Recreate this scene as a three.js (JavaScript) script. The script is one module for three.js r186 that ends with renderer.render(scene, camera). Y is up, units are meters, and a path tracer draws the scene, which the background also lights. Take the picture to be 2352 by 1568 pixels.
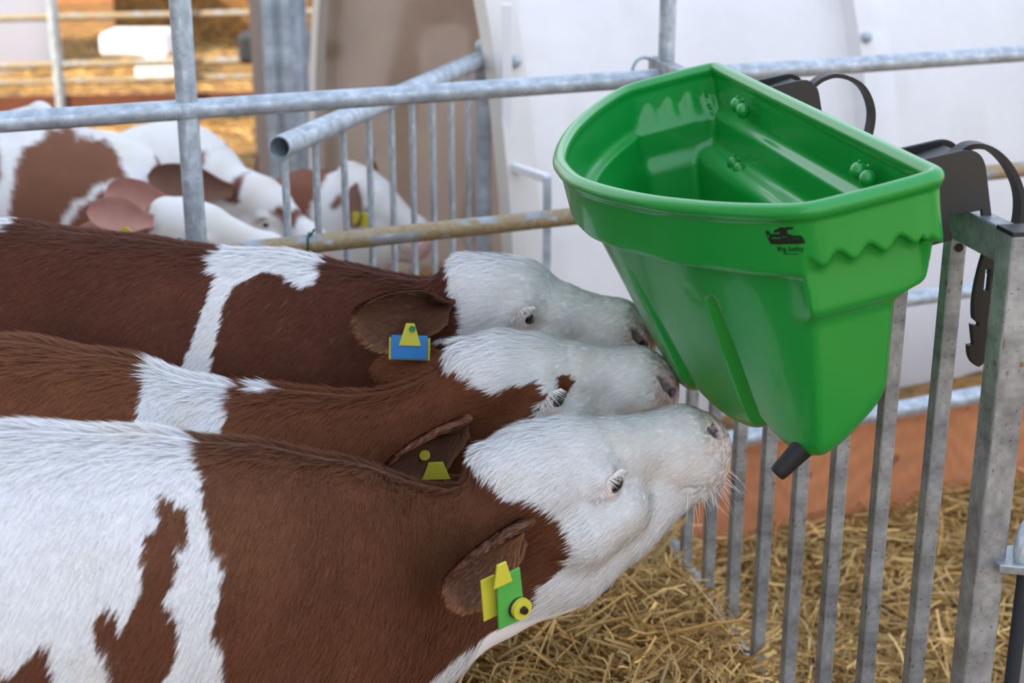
import * as THREE from 'three';
import { mergeGeometries } from 'three/addons/utils/BufferGeometryUtils.js';
import { RoundedBoxGeometry } from 'three/addons/geometries/RoundedBoxGeometry.js';

// ---------------------------------------------------------------- camera, sky, sun, exposure
const scene = new THREE.Scene();
const camera = new THREE.PerspectiveCamera(2 * Math.atan(784 / 3400) * 180 / Math.PI, 1.5, 0.05, 200);
camera.position.set(0, 1.52, 0);
camera.rotation.set(-18.3 * Math.PI / 180, 0, 0);
camera.focus = 1.86;
camera.userData.fStop = 4.5;
scene.add(camera);

const renderer = new THREE.WebGLRenderer();
renderer.toneMapping = THREE.LinearToneMapping;
renderer.toneMappingExposure = 1.58;
renderer.shadowMap.enabled = true;

function skyTexture() {                      // hazy summer sky: pale at the horizon, light blue overhead, the same all the way round
  const W = 64, H = 128, a = new Float32Array(W * H * 4);
  for (let j = 0; j < H; j++) {
    const el = Math.max(0, ((j + 0.5) / H - 0.5) * 2), k = Math.pow(el, 0.55);
    for (let i = 0; i < W; i++) {
      const o = (j * W + i) * 4;
      a[o] = 1.12 - 0.44 * k; a[o + 1] = 1.15 - 0.30 * k; a[o + 2] = 1.20 - 0.02 * k; a[o + 3] = 1;
    }
  }
  const t = new THREE.DataTexture(a, W, H, THREE.RGBAFormat, THREE.FloatType);
  t.mapping = THREE.EquirectangularReflectionMapping; t.magFilter = THREE.LinearFilter; t.needsUpdate = true;
  return t;
}
const sky = skyTexture();
scene.background = sky; scene.environment = sky;
scene.backgroundIntensity = 1; scene.environmentIntensity = 1;

const sun = new THREE.DirectionalLight(0xfff0d6, 6);
sun.position.set(-9, 9, 7.2); sun.target.position.set(0, 0, 0);
sun.castShadow = true; sun.shadow.mapSize.set(4096, 4096);
Object.assign(sun.shadow.camera, { left: -24, right: 24, top: 24, bottom: -24, near: 0.1, far: 80 });
scene.add(sun, sun.target);

// ---------------------------------------------------------------- numbers, in metres
const DATA = {
  HEAD: {"chains":[[[0.1877,-0.1394,0.0,0.1765,1.02],[0.2522,-0.0937,0.0,0.1765,1.05]],[[0.2326,-0.0669,0.0,0.1624,1.05],[0.3841,-0.0238,0.0,0.1589,1.02],[0.5327,-0.012,0.0,0.1377,0.95],[0.7997,0.0304,0.0,0.1059,0.95]],[[0.8294,0.0146,0.0,0.1165,1.1],[0.8911,-0.0016,0.0,0.1201,1.18]],[[0.8155,-0.0962,0.0,0.0989,1.05],[0.9061,-0.1029,0.0,0.0989,1.05]],[[0.8583,-0.14,0.0,0.0953,0.9],[0.5794,-0.276,0.0,0.1871,0.62],[0.3716,-0.3449,0.0,0.2648,0.6]],[[0.0483,-0.0233,0.0,0.0742,1.2],[0.1711,-0.0455,0.0,0.1236,1.25]]],"both":[[[0.4169,-0.0746,0.1095,0.0883,1.0]],[[0.3815,-0.102,0.1836,0.0141,1.0],[0.3965,-0.0565,0.1924,0.0159,1.0],[0.4221,-0.0322,0.1836,0.0141,1.0]],[[0.3792,-0.2503,0.0794,0.1589,1.0],[0.5318,-0.1949,0.0794,0.1236,1.0]],[[0.7979,-0.0362,0.053,0.0883,1.0],[0.8527,-0.0474,0.0565,0.0883,1.0]]],"eye":[0.4517,-0.0781,0.1536,0.0477,1.0],"slit":[[0.3981,-0.1123,0.1942,0.0097,1.0],[0.4246,-0.063,0.2066,0.0132,1.0],[0.4704,-0.0184,0.1942,0.0097,1.0]],"nostril":[[0.8169,0.1275,0.1201,0.0071,1.0],[0.8557,0.0968,0.1165,0.0194,1.0],[0.9008,0.0533,0.0989,0.0159,1.0],[0.8928,0.0568,0.06,0.0177,1.0],[0.8651,0.0344,0.0318,0.0159,1.0]],"mouth":[[1.0327,-0.1408,0.0,0.0088,1.0],[0.9081,-0.114,0.1059,0.0088,1.0],[0.7663,-0.1269,0.1324,0.0071,1.0]]},
  C1: {"o":[-0.415,0.0,-1.5],"yaw":0.3831,"chains":[[[0.1152,0.7694,0.0,0.095,0.62],[0.2279,0.7461,0.0,0.0823,0.62],[0.3252,0.7399,0.0,0.0577,0.65],[0.3981,0.7473,0.0,0.0425,0.75],[0.4613,0.7627,0.0,0.0456,0.85]],[[0.1092,0.6639,0.0,0.1273,0.66],[0.2347,0.6378,0.0,0.1155,0.62],[0.3231,0.6375,0.0,0.1015,0.58],[0.4147,0.6553,0.0,0.0791,0.55],[0.5029,0.6929,0.0,0.0767,0.55]]],"head":{"o":[0.4055,0.8221],"c":[0.997,-0.0779],"s":0.3368,"lat":0.0},"trunk":[[-0.5214,0.9944,0.215,0.8],[-0.3761,0.9735,0.225,0.82],[-0.2181,0.9512,0.225,0.82],[-0.134,0.9386,0.22,0.8],[-0.0283,0.9192,0.215,0.76],[0.0824,0.881,0.21,0.7],[0.1601,0.8517,0.2,0.62]],"paint":[{"w":1,"p":[[-1.083,1.152],[-0.129,0.984],[0.086,0.924],[0.085,0.903],[0.073,0.907],[0.061,0.868],[0.062,0.828],[0.07,0.801],[0.061,0.78],[0.05,0.749],[0.06,0.725],[0.056,0.673],[0.029,0.641],[0.021,0.531],[-1.122,0.83]]},{"w":1,"p":[[0.395,0.831],[0.391,0.833],[0.402,0.82],[0.417,0.809],[0.425,0.797],[0.455,0.792],[0.473,0.777],[0.493,0.761],[0.501,0.738],[0.503,0.718],[0.499,0.696],[0.489,0.682],[0.469,0.668],[0.466,0.636],[0.436,0.625],[0.393,0.606],[0.357,0.606],[0.338,0.597],[0.301,0.585],[0.213,0.552],[0.308,0.457],[1.259,0.208],[1.235,0.987],[0.391,0.913]]},{"w":0,"p":[[0.019,0.883],[0.03,0.875],[0.043,0.866],[0.039,0.845],[0.035,0.833],[0.025,0.843],[0.024,0.824],[0.02,0.812],[0.009,0.799],[0.005,0.789],[0.017,0.771],[0.013,0.745],[0.006,0.722],[-0.007,0.711],[-0.01,0.692],[0.006,0.693],[0.023,0.657],[0.011,0.488],[-0.145,0.531],[-0.066,0.68],[-0.053,0.695],[-0.034,0.708],[-0.057,0.715],[-0.055,0.728],[-0.058,0.747],[-0.07,0.767],[-0.066,0.792],[-0.058,0.799],[-0.045,0.792],[-0.041,0.774],[-0.028,0.795],[-0.017,0.804],[-0.015,0.812],[-0.011,0.837],[-0.009,0.856],[0.01,0.859],[0.013,0.875]]},{"w":0,"p":[[-0.619,0.875],[-0.159,0.761],[-0.148,0.757],[-0.14,0.764],[-0.128,0.774],[-0.12,0.783],[-0.114,0.771],[-0.11,0.751],[-0.113,0.728],[-0.126,0.704],[-0.12,0.685],[-0.145,0.531],[-0.658,0.671]]}],"eyeShift":[0.0006,0.0227],"noseShift":[0.0062,0.0243],"ears":[{"base":[0.45,0.7452,0.062],"tip":[0.3068,0.7517,0.15],"w":0.062,"n":[-0.05,-0.25,1],"curl":0.55,"near":1},{"base":[0.462,0.7465,-0.06],"tip":[0.428,0.6617,-0.2],"w":0.05,"n":[0.5,0.2,-0.8],"curl":0.5,"near":0}],"pts":{"tag":[0.3596,0.7729,0.165]},"nose":[0.66,0.52,0.46],"padK":0.6},
  C2: {"o":[-0.498,0.0,-1.84],"yaw":0.1026,"chains":[[[0.1019,0.7622,0.0,0.0704,0.85],[0.1833,0.7632,0.0,0.0618,0.85],[0.3065,0.7632,0.0,0.0592,0.8],[0.372,0.7828,0.0,0.0533,0.85],[0.4436,0.8211,0.0,0.052,0.9]],[[0.0968,0.6791,0.0,0.1188,0.7],[0.2745,0.6905,0.0,0.1017,0.68],[0.3945,0.7111,0.0,0.09,0.65],[0.485,0.7526,0.0,0.0778,0.62]]],"head":{"o":[0.4254,0.8823],"c":[0.98,-0.199],"s":0.3066,"lat":0.0},"trunk":[[-0.6479,0.9241,0.2,0.8],[-0.4378,0.9169,0.215,0.82],[-0.2763,0.9161,0.215,0.8],[-0.167,0.9165,0.21,0.76],[-0.0587,0.8931,0.2,0.72],[0.0669,0.8416,0.19,0.64],[0.1405,0.8295,0.18,0.58]],"paint":[{"w":1,"p":[[0.064,0.872],[0.054,0.865],[0.041,0.879],[0.021,0.88],[0.024,0.869],[0.018,0.85],[0.002,0.777],[0.101,0.763],[0.124,0.823],[0.132,0.841],[0.135,0.849],[0.148,0.843],[0.185,0.838],[0.195,0.846],[0.197,0.877],[0.062,0.9]]},{"w":1,"p":[[0.416,0.869],[0.428,0.88],[0.439,0.868],[0.459,0.856],[0.473,0.848],[0.492,0.852],[0.504,0.859],[0.516,0.856],[0.534,0.861],[0.541,0.846],[0.543,0.839],[0.531,0.83],[0.531,0.817],[0.507,0.78],[0.496,0.595],[1.127,0.562],[1.107,1.05],[0.399,1.009],[0.403,0.888]]},{"w":0,"p":[[0.557,0.858],[0.566,0.863],[0.585,0.854],[0.578,0.842],[0.569,0.83],[0.559,0.836]]},{"w":0,"p":[[0.101,0.853],[0.113,0.856],[0.123,0.858],[0.119,0.856],[0.108,0.851]]}],"eyeShift":[-0.0126,-0.0128],"noseShift":[0.0742,-0.0593],"ears":[{"base":[0.4409,0.7981,0.07],"tip":[0.326,0.7813,0.15],"w":0.055,"n":[-0.1,-0.35,1],"curl":0.6,"near":1},{"base":[0.437,0.8231,-0.075],"tip":[0.3172,0.8096,-0.15],"w":0.05,"n":[-0.2,-0.5,-0.8],"curl":0.45,"near":0}],"pts":{"tag":[0.3816,0.7811,0.105]},"nose":[0.55,0.42,0.4]},
  C3: {"o":[-0.576,0.0,-2.17],"yaw":-0.1133,"chains":[[[0.2226,0.8379,0.0,0.0927,0.75],[0.3303,0.8314,0.0,0.0824,0.72],[0.4108,0.8412,0.0,0.0688,0.75],[0.5169,0.8689,0.0,0.0552,0.85]],[[0.2171,0.7283,0.0,0.1344,0.68],[0.3608,0.7343,0.0,0.1134,0.65],[0.4624,0.7527,0.0,0.0993,0.62],[0.5692,0.7849,0.0,0.082,0.6]]],"head":{"o":[0.4947,0.9335],"c":[0.9393,-0.343],"s":0.3124,"lat":0.0},"trunk":[[-0.8533,0.9467,0.2,0.8],[-0.5585,0.9655,0.215,0.8],[-0.3435,0.9805,0.215,0.78],[-0.2036,0.9843,0.215,0.76],[0.0004,0.9657,0.21,0.72],[0.228,0.9427,0.205,0.62],[0.3071,0.9249,0.19,0.56]],"paint":[{"w":1,"p":[[0.14,0.934],[0.155,0.931],[0.14,0.882],[0.128,0.839],[0.114,0.809],[0.079,0.702],[0.146,0.705],[0.16,0.807],[0.16,0.833],[0.169,0.864],[0.171,0.898],[0.185,0.922],[0.207,0.93],[0.222,0.937],[0.247,0.933],[0.282,0.917],[0.3,0.922],[0.301,0.946],[0.21,0.964],[0.141,0.962]]},{"w":1,"p":[[0.485,0.972],[0.488,0.945],[0.494,0.934],[0.501,0.908],[0.517,0.895],[0.516,0.865],[0.514,0.851],[0.475,0.842],[0.507,0.834],[0.538,0.628],[1.234,0.663],[1.2,1.154],[0.469,1.139]]},{"w":1,"p":[[-0.76,1.046],[-0.201,1.006],[-0.173,0.978],[-0.19,0.983],[-0.705,0.963]]}],"eyeShift":[-0.0529,0.0442],"noseShift":[0.0587,-0.0439],"ears":[{"base":[0.5015,0.8852,0.07],"tip":[0.3818,0.9118,0.17],"w":0.06,"n":[-0.15,-0.1,1],"curl":0.45,"near":1},{"base":[0.5138,0.8718,-0.07],"tip":[0.4377,0.8011,-0.2],"w":0.05,"n":[0.5,0.2,-0.8],"curl":0.5,"near":0}],"pts":{"tag":[0.4514,0.8865,0.128]},"nose":[0.5,0.38,0.35],"extra":[[[0.1032,-0.0406,0.0,0.1236,1.0],[0.3183,0.028,0.0,0.1271,1.0]]]},
  A: {"o":[-0.62,0.0,-3.62],"yaw":-2.927,"chains":[[[0.9464,0.7503,0.0,0.1539,0.7],[1.0855,0.7776,0.0,0.1015,0.7],[1.1556,0.8117,0.0,0.0806,0.8]],[[0.9559,0.677,0.0,0.1754,0.7],[1.0958,0.7054,0.0,0.1225,0.7],[1.1632,0.7607,0.0,0.0911,0.7]],[[0.5492,0.8898,0.0,0.0622,1.0],[0.5137,0.928,0.0,0.031,1.0]]],"head":{"o":[1.1402,0.8212],"c":[0.9617,-0.2741],"s":0.2563,"lat":0.0},"trunk":[[0.2998,0.7518,0.12,0.8],[0.3235,0.8174,0.17,0.85],[0.3797,0.8781,0.21,0.85],[0.5175,0.9095,0.225,0.85],[0.7237,0.9119,0.225,0.85],[0.9263,0.9043,0.22,0.8]],"paint":[{"w":1,"p":[[0.695,0.998],[0.178,0.981],[0.288,0.746],[0.346,0.853],[0.366,0.872],[0.423,0.881],[0.436,0.898],[0.45,0.904],[0.489,0.904],[0.506,0.884],[0.553,0.869],[0.567,0.816],[0.578,0.755],[0.602,0.695],[0.618,0.654],[0.649,0.718],[0.596,0.817],[0.606,0.91],[0.69,0.923]]},{"w":1,"p":[[0.479,0.681],[0.468,0.72],[0.431,0.756],[0.372,0.789],[0.303,0.789],[0.296,0.772],[0.363,0.777],[0.417,0.745],[0.454,0.709],[0.467,0.67]]}],"ears":[],"nose":[0.6,0.4,0.4]},
  E: {"o":[-0.75,0.0,-3.6],"yaw":-0.4049,"chains":[[[-0.0155,0.7025,0.0,0.1028,0.7],[0.0732,0.694,0.0,0.0773,0.75],[0.1485,0.6954,0.0,0.066,0.85]]],"head":{"o":[0.1035,0.7706],"c":[0.7657,-0.6432],"s":0.2883,"lat":0.0},"trunk":[[-0.1841,0.8593,0.15,0.85],[-0.1496,0.8781,0.18,0.85],[-0.0967,0.8893,0.18,0.85],[-0.06,0.8681,0.16,0.8],[-0.0322,0.8161,0.13,0.7]],"paint":[{"w":1,"p":[[-5.625,3.754],[3.192,2.42],[4.352,-1.983],[-33.944,-30.008]]},{"w":0,"p":[[-0.014,0.75],[0.017,0.821],[0.03,0.837],[0.044,0.776],[0.027,0.722]]},{"w":0,"p":[[-0.127,0.825],[-0.1,0.838],[-0.103,0.806],[-0.125,0.783]]},{"w":0,"p":[[0.081,0.748],[0.122,0.784],[0.126,0.744],[0.133,0.716],[0.091,0.717]]},{"w":0,"p":[[0.208,0.698],[0.224,0.71],[0.241,0.698],[0.263,0.703],[0.264,0.663],[0.239,0.657]]}],"ears":[{"base":[0.1198,0.7462,0.075],"tip":[-0.0321,0.797,0.2],"w":0.05,"n":[-0.1,0.3,1],"curl":0.4,"near":1},{"base":[0.1075,0.7486,-0.07],"tip":[0.0117,0.7438,-0.2],"w":0.05,"n":[0.3,0.2,-0.8],"curl":0.5,"near":0}],"nose":[0.75,0.5,0.48]},
  D: {"o":[-0.75,0.0,-3.02],"yaw":-0.1543,"chains":[[[-0.0866,0.7053,0.0,0.0738,0.7],[-0.017,0.7271,0.0,0.0642,0.7],[0.0617,0.7538,0.0,0.0656,0.8]],[[-0.1015,0.6471,0.0,0.1021,0.6],[-0.0209,0.6794,0.0,0.0876,0.6],[0.0874,0.7125,0.0,0.0823,0.6]]],"head":{"o":[0.0146,0.8238],"c":[0.9163,-0.4006],"s":0.3079,"lat":0.0},"trunk":[[-0.2989,0.6481,0.13,0.75],[-0.2024,0.7196,0.13,0.7],[-0.1301,0.7605,0.13,0.66],[-0.0602,0.7866,0.12,0.6]],"paint":[{"w":1,"p":[[-0.016,0.858],[0.017,0.79],[0.004,0.755],[0.005,0.529],[1.054,0.583],[1.029,1.254],[-0.001,0.977]]}],"ears":[{"base":[0.0336,0.8053,0.075],"tip":[-0.0685,0.842,0.17],"w":0.042,"n":[-0.1,0.45,0.9],"curl":0.45,"near":1,"pink":1},{"base":[0.0192,0.8014,-0.07],"tip":[-0.182,0.8035,-0.18],"w":0.045,"n":[-0.2,0.5,0.85],"curl":0.4,"near":0,"pink":1}],"pts":{"tag":[0.0021,0.797,0.12],"tag2":[-0.0509,0.7833,-0.1]},"nose":[0.75,0.5,0.48]},
  F: {"o":[-0.55,0.0,-3.95],"yaw":-0.3672,"chains":[[[0.0079,0.5705,0.0,0.1309,0.75],[0.0753,0.5885,0.0,0.1063,0.8],[0.1418,0.6061,0.0,0.0939,0.9]],[[0.0044,0.4966,0.0,0.1317,0.7],[0.0984,0.5054,0.0,0.1128,0.7],[0.1782,0.5249,0.0,0.0942,0.7]]],"head":{"o":[0.1202,0.7258],"c":[0.7387,-0.674],"s":0.3134,"lat":0.0},"trunk":[[-0.2093,0.589,0.17,0.8],[-0.0956,0.6533,0.19,0.8],[-0.0136,0.6777,0.18,0.75],[0.0396,0.6794,0.16,0.7]],"paint":[{"w":1,"p":[[0.052,0.813],[0.074,0.706],[0.064,0.66],[0.059,0.567],[0.083,0.521],[0.078,0.097],[1.538,0.29],[1.46,1.201]]},{"w":0,"p":[[0.106,0.64],[0.136,0.666],[0.147,0.632],[0.114,0.617]]}],"ears":[{"base":[0.1647,0.6878,0.07],"tip":[0.2195,0.5971,0.15],"w":0.04,"n":[-0.2,0.05,1],"curl":0.35,"near":1},{"base":[0.1672,0.6916,-0.06],"tip":[0.086,0.7175,-0.2],"w":0.045,"n":[0.3,0.2,-0.8],"curl":0.4,"near":0}],"pts":{"tag":[0.2255,0.6252,0.16]},"nose":[0.75,0.5,0.48]},
  FEED: {"O":[0.3862,1.2,-1.9397],"e":[0.1521,0.0,0.9884],"up":[-0.2215,0.9746,0.0341],"out":[-0.9632,-0.2241,0.1482]},
};

// ---------------------------------------------------------------- helpers
function rng(seed) { return () => { seed = (seed + 0x6d2b79f5) | 0; let t = Math.imul(seed ^ (seed >>> 15), 1 | seed); t = (t + Math.imul(t ^ (t >>> 7), 61 | t)) ^ t; return ((t ^ (t >>> 14)) >>> 0) / 4294967296; }; }
const clamp = (x, a, b) => Math.max(a, Math.min(b, x)), mix = (a, b, t) => a + (b - a) * t, sstep = (a, b, x) => { const t = clamp((x - a) / (b - a), 0, 1); return t * t * (3 - 2 * t); };
const V = (x, y, z) => new THREE.Vector3(x, y, z);
function hash(x, y, z) { let h = Math.imul(x, 374761393) ^ Math.imul(y, 668265263) ^ Math.imul(z, 2147483647 - 61); h = Math.imul(h ^ (h >>> 13), 1274126177); return ((h ^ (h >>> 16)) >>> 0) / 4294967296; }
function vnoise(x, y, z) {
  const ix = Math.floor(x), iy = Math.floor(y), iz = Math.floor(z); let fx = x - ix, fy = y - iy, fz = z - iz;
  fx = fx * fx * (3 - 2 * fx); fy = fy * fy * (3 - 2 * fy); fz = fz * fz * (3 - 2 * fz);
  const h = (a, b, c) => hash(ix + a, iy + b, iz + c);
  return mix(mix(mix(h(0, 0, 0), h(1, 0, 0), fx), mix(h(0, 1, 0), h(1, 1, 0), fx), fy), mix(mix(h(0, 0, 1), h(1, 0, 1), fx), mix(h(0, 1, 1), h(1, 1, 1), fx), fy), fz);
}
const fbm = (x, y, z) => 0.5 * vnoise(x, y, z) + 0.3 * vnoise(x * 2.1, y * 2.1, z * 2.1) + 0.2 * vnoise(x * 4.3, y * 4.3, z * 4.3);
function tile(n, m, fn, srgb = true) {       // tiling texture from a function of (u, v) in 0..1 and a periodic noise
  const a = new Uint8Array(n * m * 4);
  const pn = (u, v, f, s) => {               // periodic value noise with f cells a side
    const x = u * f, y = v * f, ix = Math.floor(x), iy = Math.floor(y); let fx = x - ix, fy = y - iy; fx = fx * fx * (3 - 2 * fx); fy = fy * fy * (3 - 2 * fy);
    const h = (i, j) => hash(((ix + i) % f + f) % f, ((iy + j) % f + f) % f, s);
    return mix(mix(h(0, 0), h(1, 0), fx), mix(h(0, 1), h(1, 1), fx), fy);
  };
  for (let j = 0; j < m; j++) for (let i = 0; i < n; i++) {
    const c = fn(i / n, j / m, pn), o = (j * n + i) * 4;
    a[o] = clamp(c[0], 0, 255); a[o + 1] = clamp(c[1], 0, 255); a[o + 2] = clamp(c[2], 0, 255); a[o + 3] = 255;
  }
  const t = new THREE.DataTexture(a, n, m); t.wrapS = t.wrapT = THREE.RepeatWrapping; t.magFilter = THREE.LinearFilter; t.minFilter = THREE.LinearMipmapLinearFilter;
  if (srgb) t.colorSpace = THREE.SRGBColorSpace; t.needsUpdate = true; return t;
}
const taken = new Map();
function numbered(n) { const k = taken.get(n) || 0; taken.set(n, k + 1); return k ? n + '_' + String(k).padStart(3, '0') : n; }
function shade(o) { o.traverse((c) => { if (c.isMesh) { c.castShadow = true; c.receiveShadow = true; } }); return o; }
function thing(name, label, category, group) { const o = new THREE.Group(); o.name = numbered(name); o.userData = { label, category }; if (group) o.userData.group = group; scene.add(o); return o; }
function part(name, geo, mat, parent, label) { const m = new THREE.Mesh(geo, mat); m.name = name; if (label) m.userData.label = label; m.castShadow = m.receiveShadow = true; parent.add(m); return m; }
function single(name, geo, mat, label, category, group) { const m = part(numbered(name), geo, mat, scene); m.userData = { label, category }; if (group) m.userData.group = group; return m; }
function struct(name, geo, mat, label) { const m = part(name, geo, mat, scene); m.userData = { kind: 'structure', label }; return m; }
function boxUV(g) {                           // uv in metres from position, by the face's main axis
  const p = g.attributes.position, n = g.attributes.normal, uv = new Float32Array(p.count * 2);
  for (let i = 0; i < p.count; i++) {
    const x = Math.abs(n.getX(i)), y = Math.abs(n.getY(i)), z = Math.abs(n.getZ(i));
    if (y >= x && y >= z) { uv[2 * i] = p.getX(i); uv[2 * i + 1] = p.getZ(i); } else if (x >= z) { uv[2 * i] = p.getZ(i); uv[2 * i + 1] = p.getY(i); } else { uv[2 * i] = p.getX(i); uv[2 * i + 1] = p.getY(i); }
  }
  g.setAttribute('uv', new THREE.BufferAttribute(uv, 2)); return g;
}
function bar(a, b, w, d, r = 0.002, rollRef) {  // square tube from a to b
  const A = a.clone(), B = b.clone(), L = A.distanceTo(B), g = boxUV(new RoundedBoxGeometry(w, L, d, 2, r));
  const y = B.clone().sub(A).normalize(), ref = rollRef || (Math.abs(y.y) > 0.9 ? V(0, 0, 1) : V(0, 1, 0)), x = new THREE.Vector3().crossVectors(y, ref).normalize(), z = new THREE.Vector3().crossVectors(x, y);
  return g.applyMatrix4(new THREE.Matrix4().makeBasis(x, y, z).setPosition(A.add(B).multiplyScalar(0.5)));
}
function pipe(a, b, r, r2 = r, open = false, seg = 20) {
  const L = a.distanceTo(b), g = new THREE.CylinderGeometry(r2, r, L, seg, Math.max(1, Math.round(L / 0.1)), open), uv = g.attributes.uv;
  for (let i = 0; i < uv.count; i++) uv.setXY(i, uv.getX(i) * Math.PI * 2 * r, uv.getY(i) * L);
  const y = b.clone().sub(a).normalize(), q = new THREE.Quaternion().setFromUnitVectors(V(0, 1, 0), y);
  return g.applyQuaternion(q).translate((a.x + b.x) / 2, (a.y + b.y) / 2, (a.z + b.z) / 2);
}
function ball(p, r, sx = 1, sy = 1, sz = 1) { return new THREE.SphereGeometry(r, 20, 14).scale(sx, sy, sz).translate(p.x, p.y, p.z); }
function plain(g) { const q = g.index ? g.toNonIndexed() : g; for (const k of Object.keys(q.attributes)) if (!['position', 'normal', 'uv'].includes(k)) q.deleteAttribute(k); return q; }
const join = (list) => mergeGeometries(list.map(plain));

// surface of a signed distance field: naive surface nets, vertices pulled onto the surface
function nets(f, lo, hi, cell) {
  const n = [0, 1, 2].map((k) => Math.ceil((hi[k] - lo[k]) / cell) + 1), [nx, ny, nz] = n, val = new Float32Array(nx * ny * nz), B = 4, thr = cell * B * 1.25;
  for (let k0 = 0; k0 < nz; k0 += B) for (let j0 = 0; j0 < ny; j0 += B) for (let i0 = 0; i0 < nx; i0 += B) {
    const c = f(lo[0] + (i0 + 1.5) * cell, lo[1] + (j0 + 1.5) * cell, lo[2] + (k0 + 1.5) * cell), far = Math.abs(c) > thr;
    for (let k = k0; k < Math.min(k0 + B, nz); k++) for (let j = j0; j < Math.min(j0 + B, ny); j++) for (let i = i0; i < Math.min(i0 + B, nx); i++)
      val[(k * ny + j) * nx + i] = far ? c : f(lo[0] + i * cell, lo[1] + j * cell, lo[2] + k * cell);
  }
  const id = new Int32Array(nx * ny * nz).fill(-1), pos = [], idx = [];
  for (let k = 0; k < nz - 1; k++) for (let j = 0; j < ny - 1; j++) for (let i = 0; i < nx - 1; i++) {
    const o = (k * ny + j) * nx + i, c = [val[o], val[o + 1], val[o + nx], val[o + nx + 1], val[o + nx * ny], val[o + nx * ny + 1], val[o + nx * ny + nx], val[o + nx * ny + nx + 1]];
    let m = 0; for (let q = 0; q < 8; q++) if (c[q] < 0) m |= 1 << q;
    if (m === 0 || m === 255) continue;
    let x = 0, y = 0, z = 0, w = 0;
    const E = [[0, 1], [2, 3], [4, 5], [6, 7], [0, 2], [1, 3], [4, 6], [5, 7], [0, 4], [1, 5], [2, 6], [3, 7]];
    for (const [a, b] of E) if ((c[a] < 0) !== (c[b] < 0)) { const t = c[a] / (c[a] - c[b]); x += (a & 1) + t * ((b & 1) - (a & 1)); y += ((a >> 1) & 1) + t * (((b >> 1) & 1) - ((a >> 1) & 1)); z += (a >> 2) + t * ((b >> 2) - (a >> 2)); w++; }
    id[o] = pos.length / 3; pos.push(lo[0] + (i + x / w) * cell, lo[1] + (j + y / w) * cell, lo[2] + (k + z / w) * cell);
  }
  const quad = (a, b, c, d, flip) => { if (a < 0 || b < 0 || c < 0 || d < 0) return; if (flip) idx.push(a, c, b, a, d, c); else idx.push(a, b, c, a, c, d); };
  for (let k = 1; k < nz - 1; k++) for (let j = 1; j < ny - 1; j++) for (let i = 1; i < nx - 1; i++) {
    const o = (k * ny + j) * nx + i, s = val[o] < 0, X = 1, Y = nx, Z = nx * ny;
    if (s !== (val[o + X] < 0)) quad(id[o - Y - Z], id[o - Z], id[o], id[o - Y], !s);
    if (s !== (val[o + Y] < 0)) quad(id[o - X - Z], id[o - X], id[o], id[o - Z], !s);
    if (s !== (val[o + Z] < 0)) quad(id[o - X - Y], id[o - Y], id[o], id[o - X], !s);
  }
  const nor = new Float32Array(pos.length), e = cell * 0.35;
  for (let v = 0; v < pos.length; v += 3) {
    for (let it = 0; it < 2; it++) {
      const x = pos[v], y = pos[v + 1], z = pos[v + 2], gx = (f(x + e, y, z) - f(x - e, y, z)) / (2 * e), gy = (f(x, y + e, z) - f(x, y - e, z)) / (2 * e), gz = (f(x, y, z + e) - f(x, y, z - e)) / (2 * e), g2 = Math.max(0.15, gx * gx + gy * gy + gz * gz);
      if (it === 0) { const d = clamp(f(x, y, z) / g2, -cell, cell); pos[v] -= d * gx; pos[v + 1] -= d * gy; pos[v + 2] -= d * gz; } else { const l = Math.sqrt(g2) || 1; nor[v] = gx / l; nor[v + 1] = gy / l; nor[v + 2] = gz / l; }
    }
  }
  const g = new THREE.BufferGeometry();
  g.setAttribute('position', new THREE.BufferAttribute(new Float32Array(pos), 3)); g.setAttribute('normal', new THREE.BufferAttribute(nor, 3)); g.setIndex(idx);
  return g;
}
const smin = (a, b, k) => { const h = Math.max(k - Math.abs(a - b), 0) / k; return Math.min(a, b) - h * h * k * 0.25; };
const smax = (a, b, k) => -smin(-a, -b, k);

// ---------------------------------------------------------------- materials
const mat = (o) => new THREE.MeshStandardMaterial(o), M = {};
const galvTex = tile(512, 512, (u, v, n) => {
  const s = n(u, v, 24, 1) * 0.5 + n(u, v, 60, 2) * 0.3 + n(u, v, 8, 3) * 0.4, d = n(u, v, 120, 4) > 0.93 ? -35 : 0, k = 142 + s * 72 + d;
  return [k * 0.94, k * 1.0, k * 1.05];
});
const dirtyTex = tile(512, 512, (u, v, n) => {      // galvanised pipe rubbed and stained by the animals
  const s = n(u, v, 24, 1) * 0.5 + n(u, v, 60, 2) * 0.3 + n(u, v, 8, 3) * 0.4, k = 120 + s * 65, r = sstep(0.28, 0.5, n(u, v, 5, 7) * 0.5 + n(u, v, 22, 8) * 0.5), q = n(u, v, 90, 9) * 25;
  return [mix(k * 0.97, 168 - q, r), mix(k, 150 - q, r), mix(k * 1.03, 118 - q, r)];
});
const rep = (t, a, b) => { const c = t.clone(); c.repeat.set(a, b); c.needsUpdate = true; return c; };
M.galv = mat({ map: rep(galvTex, 3, 3), metalness: 0.35, roughness: 0.45 });
M.galvDirty = mat({ map: rep(dirtyTex, 2.2, 2.2), metalness: 0.3, roughness: 0.6 });
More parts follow.
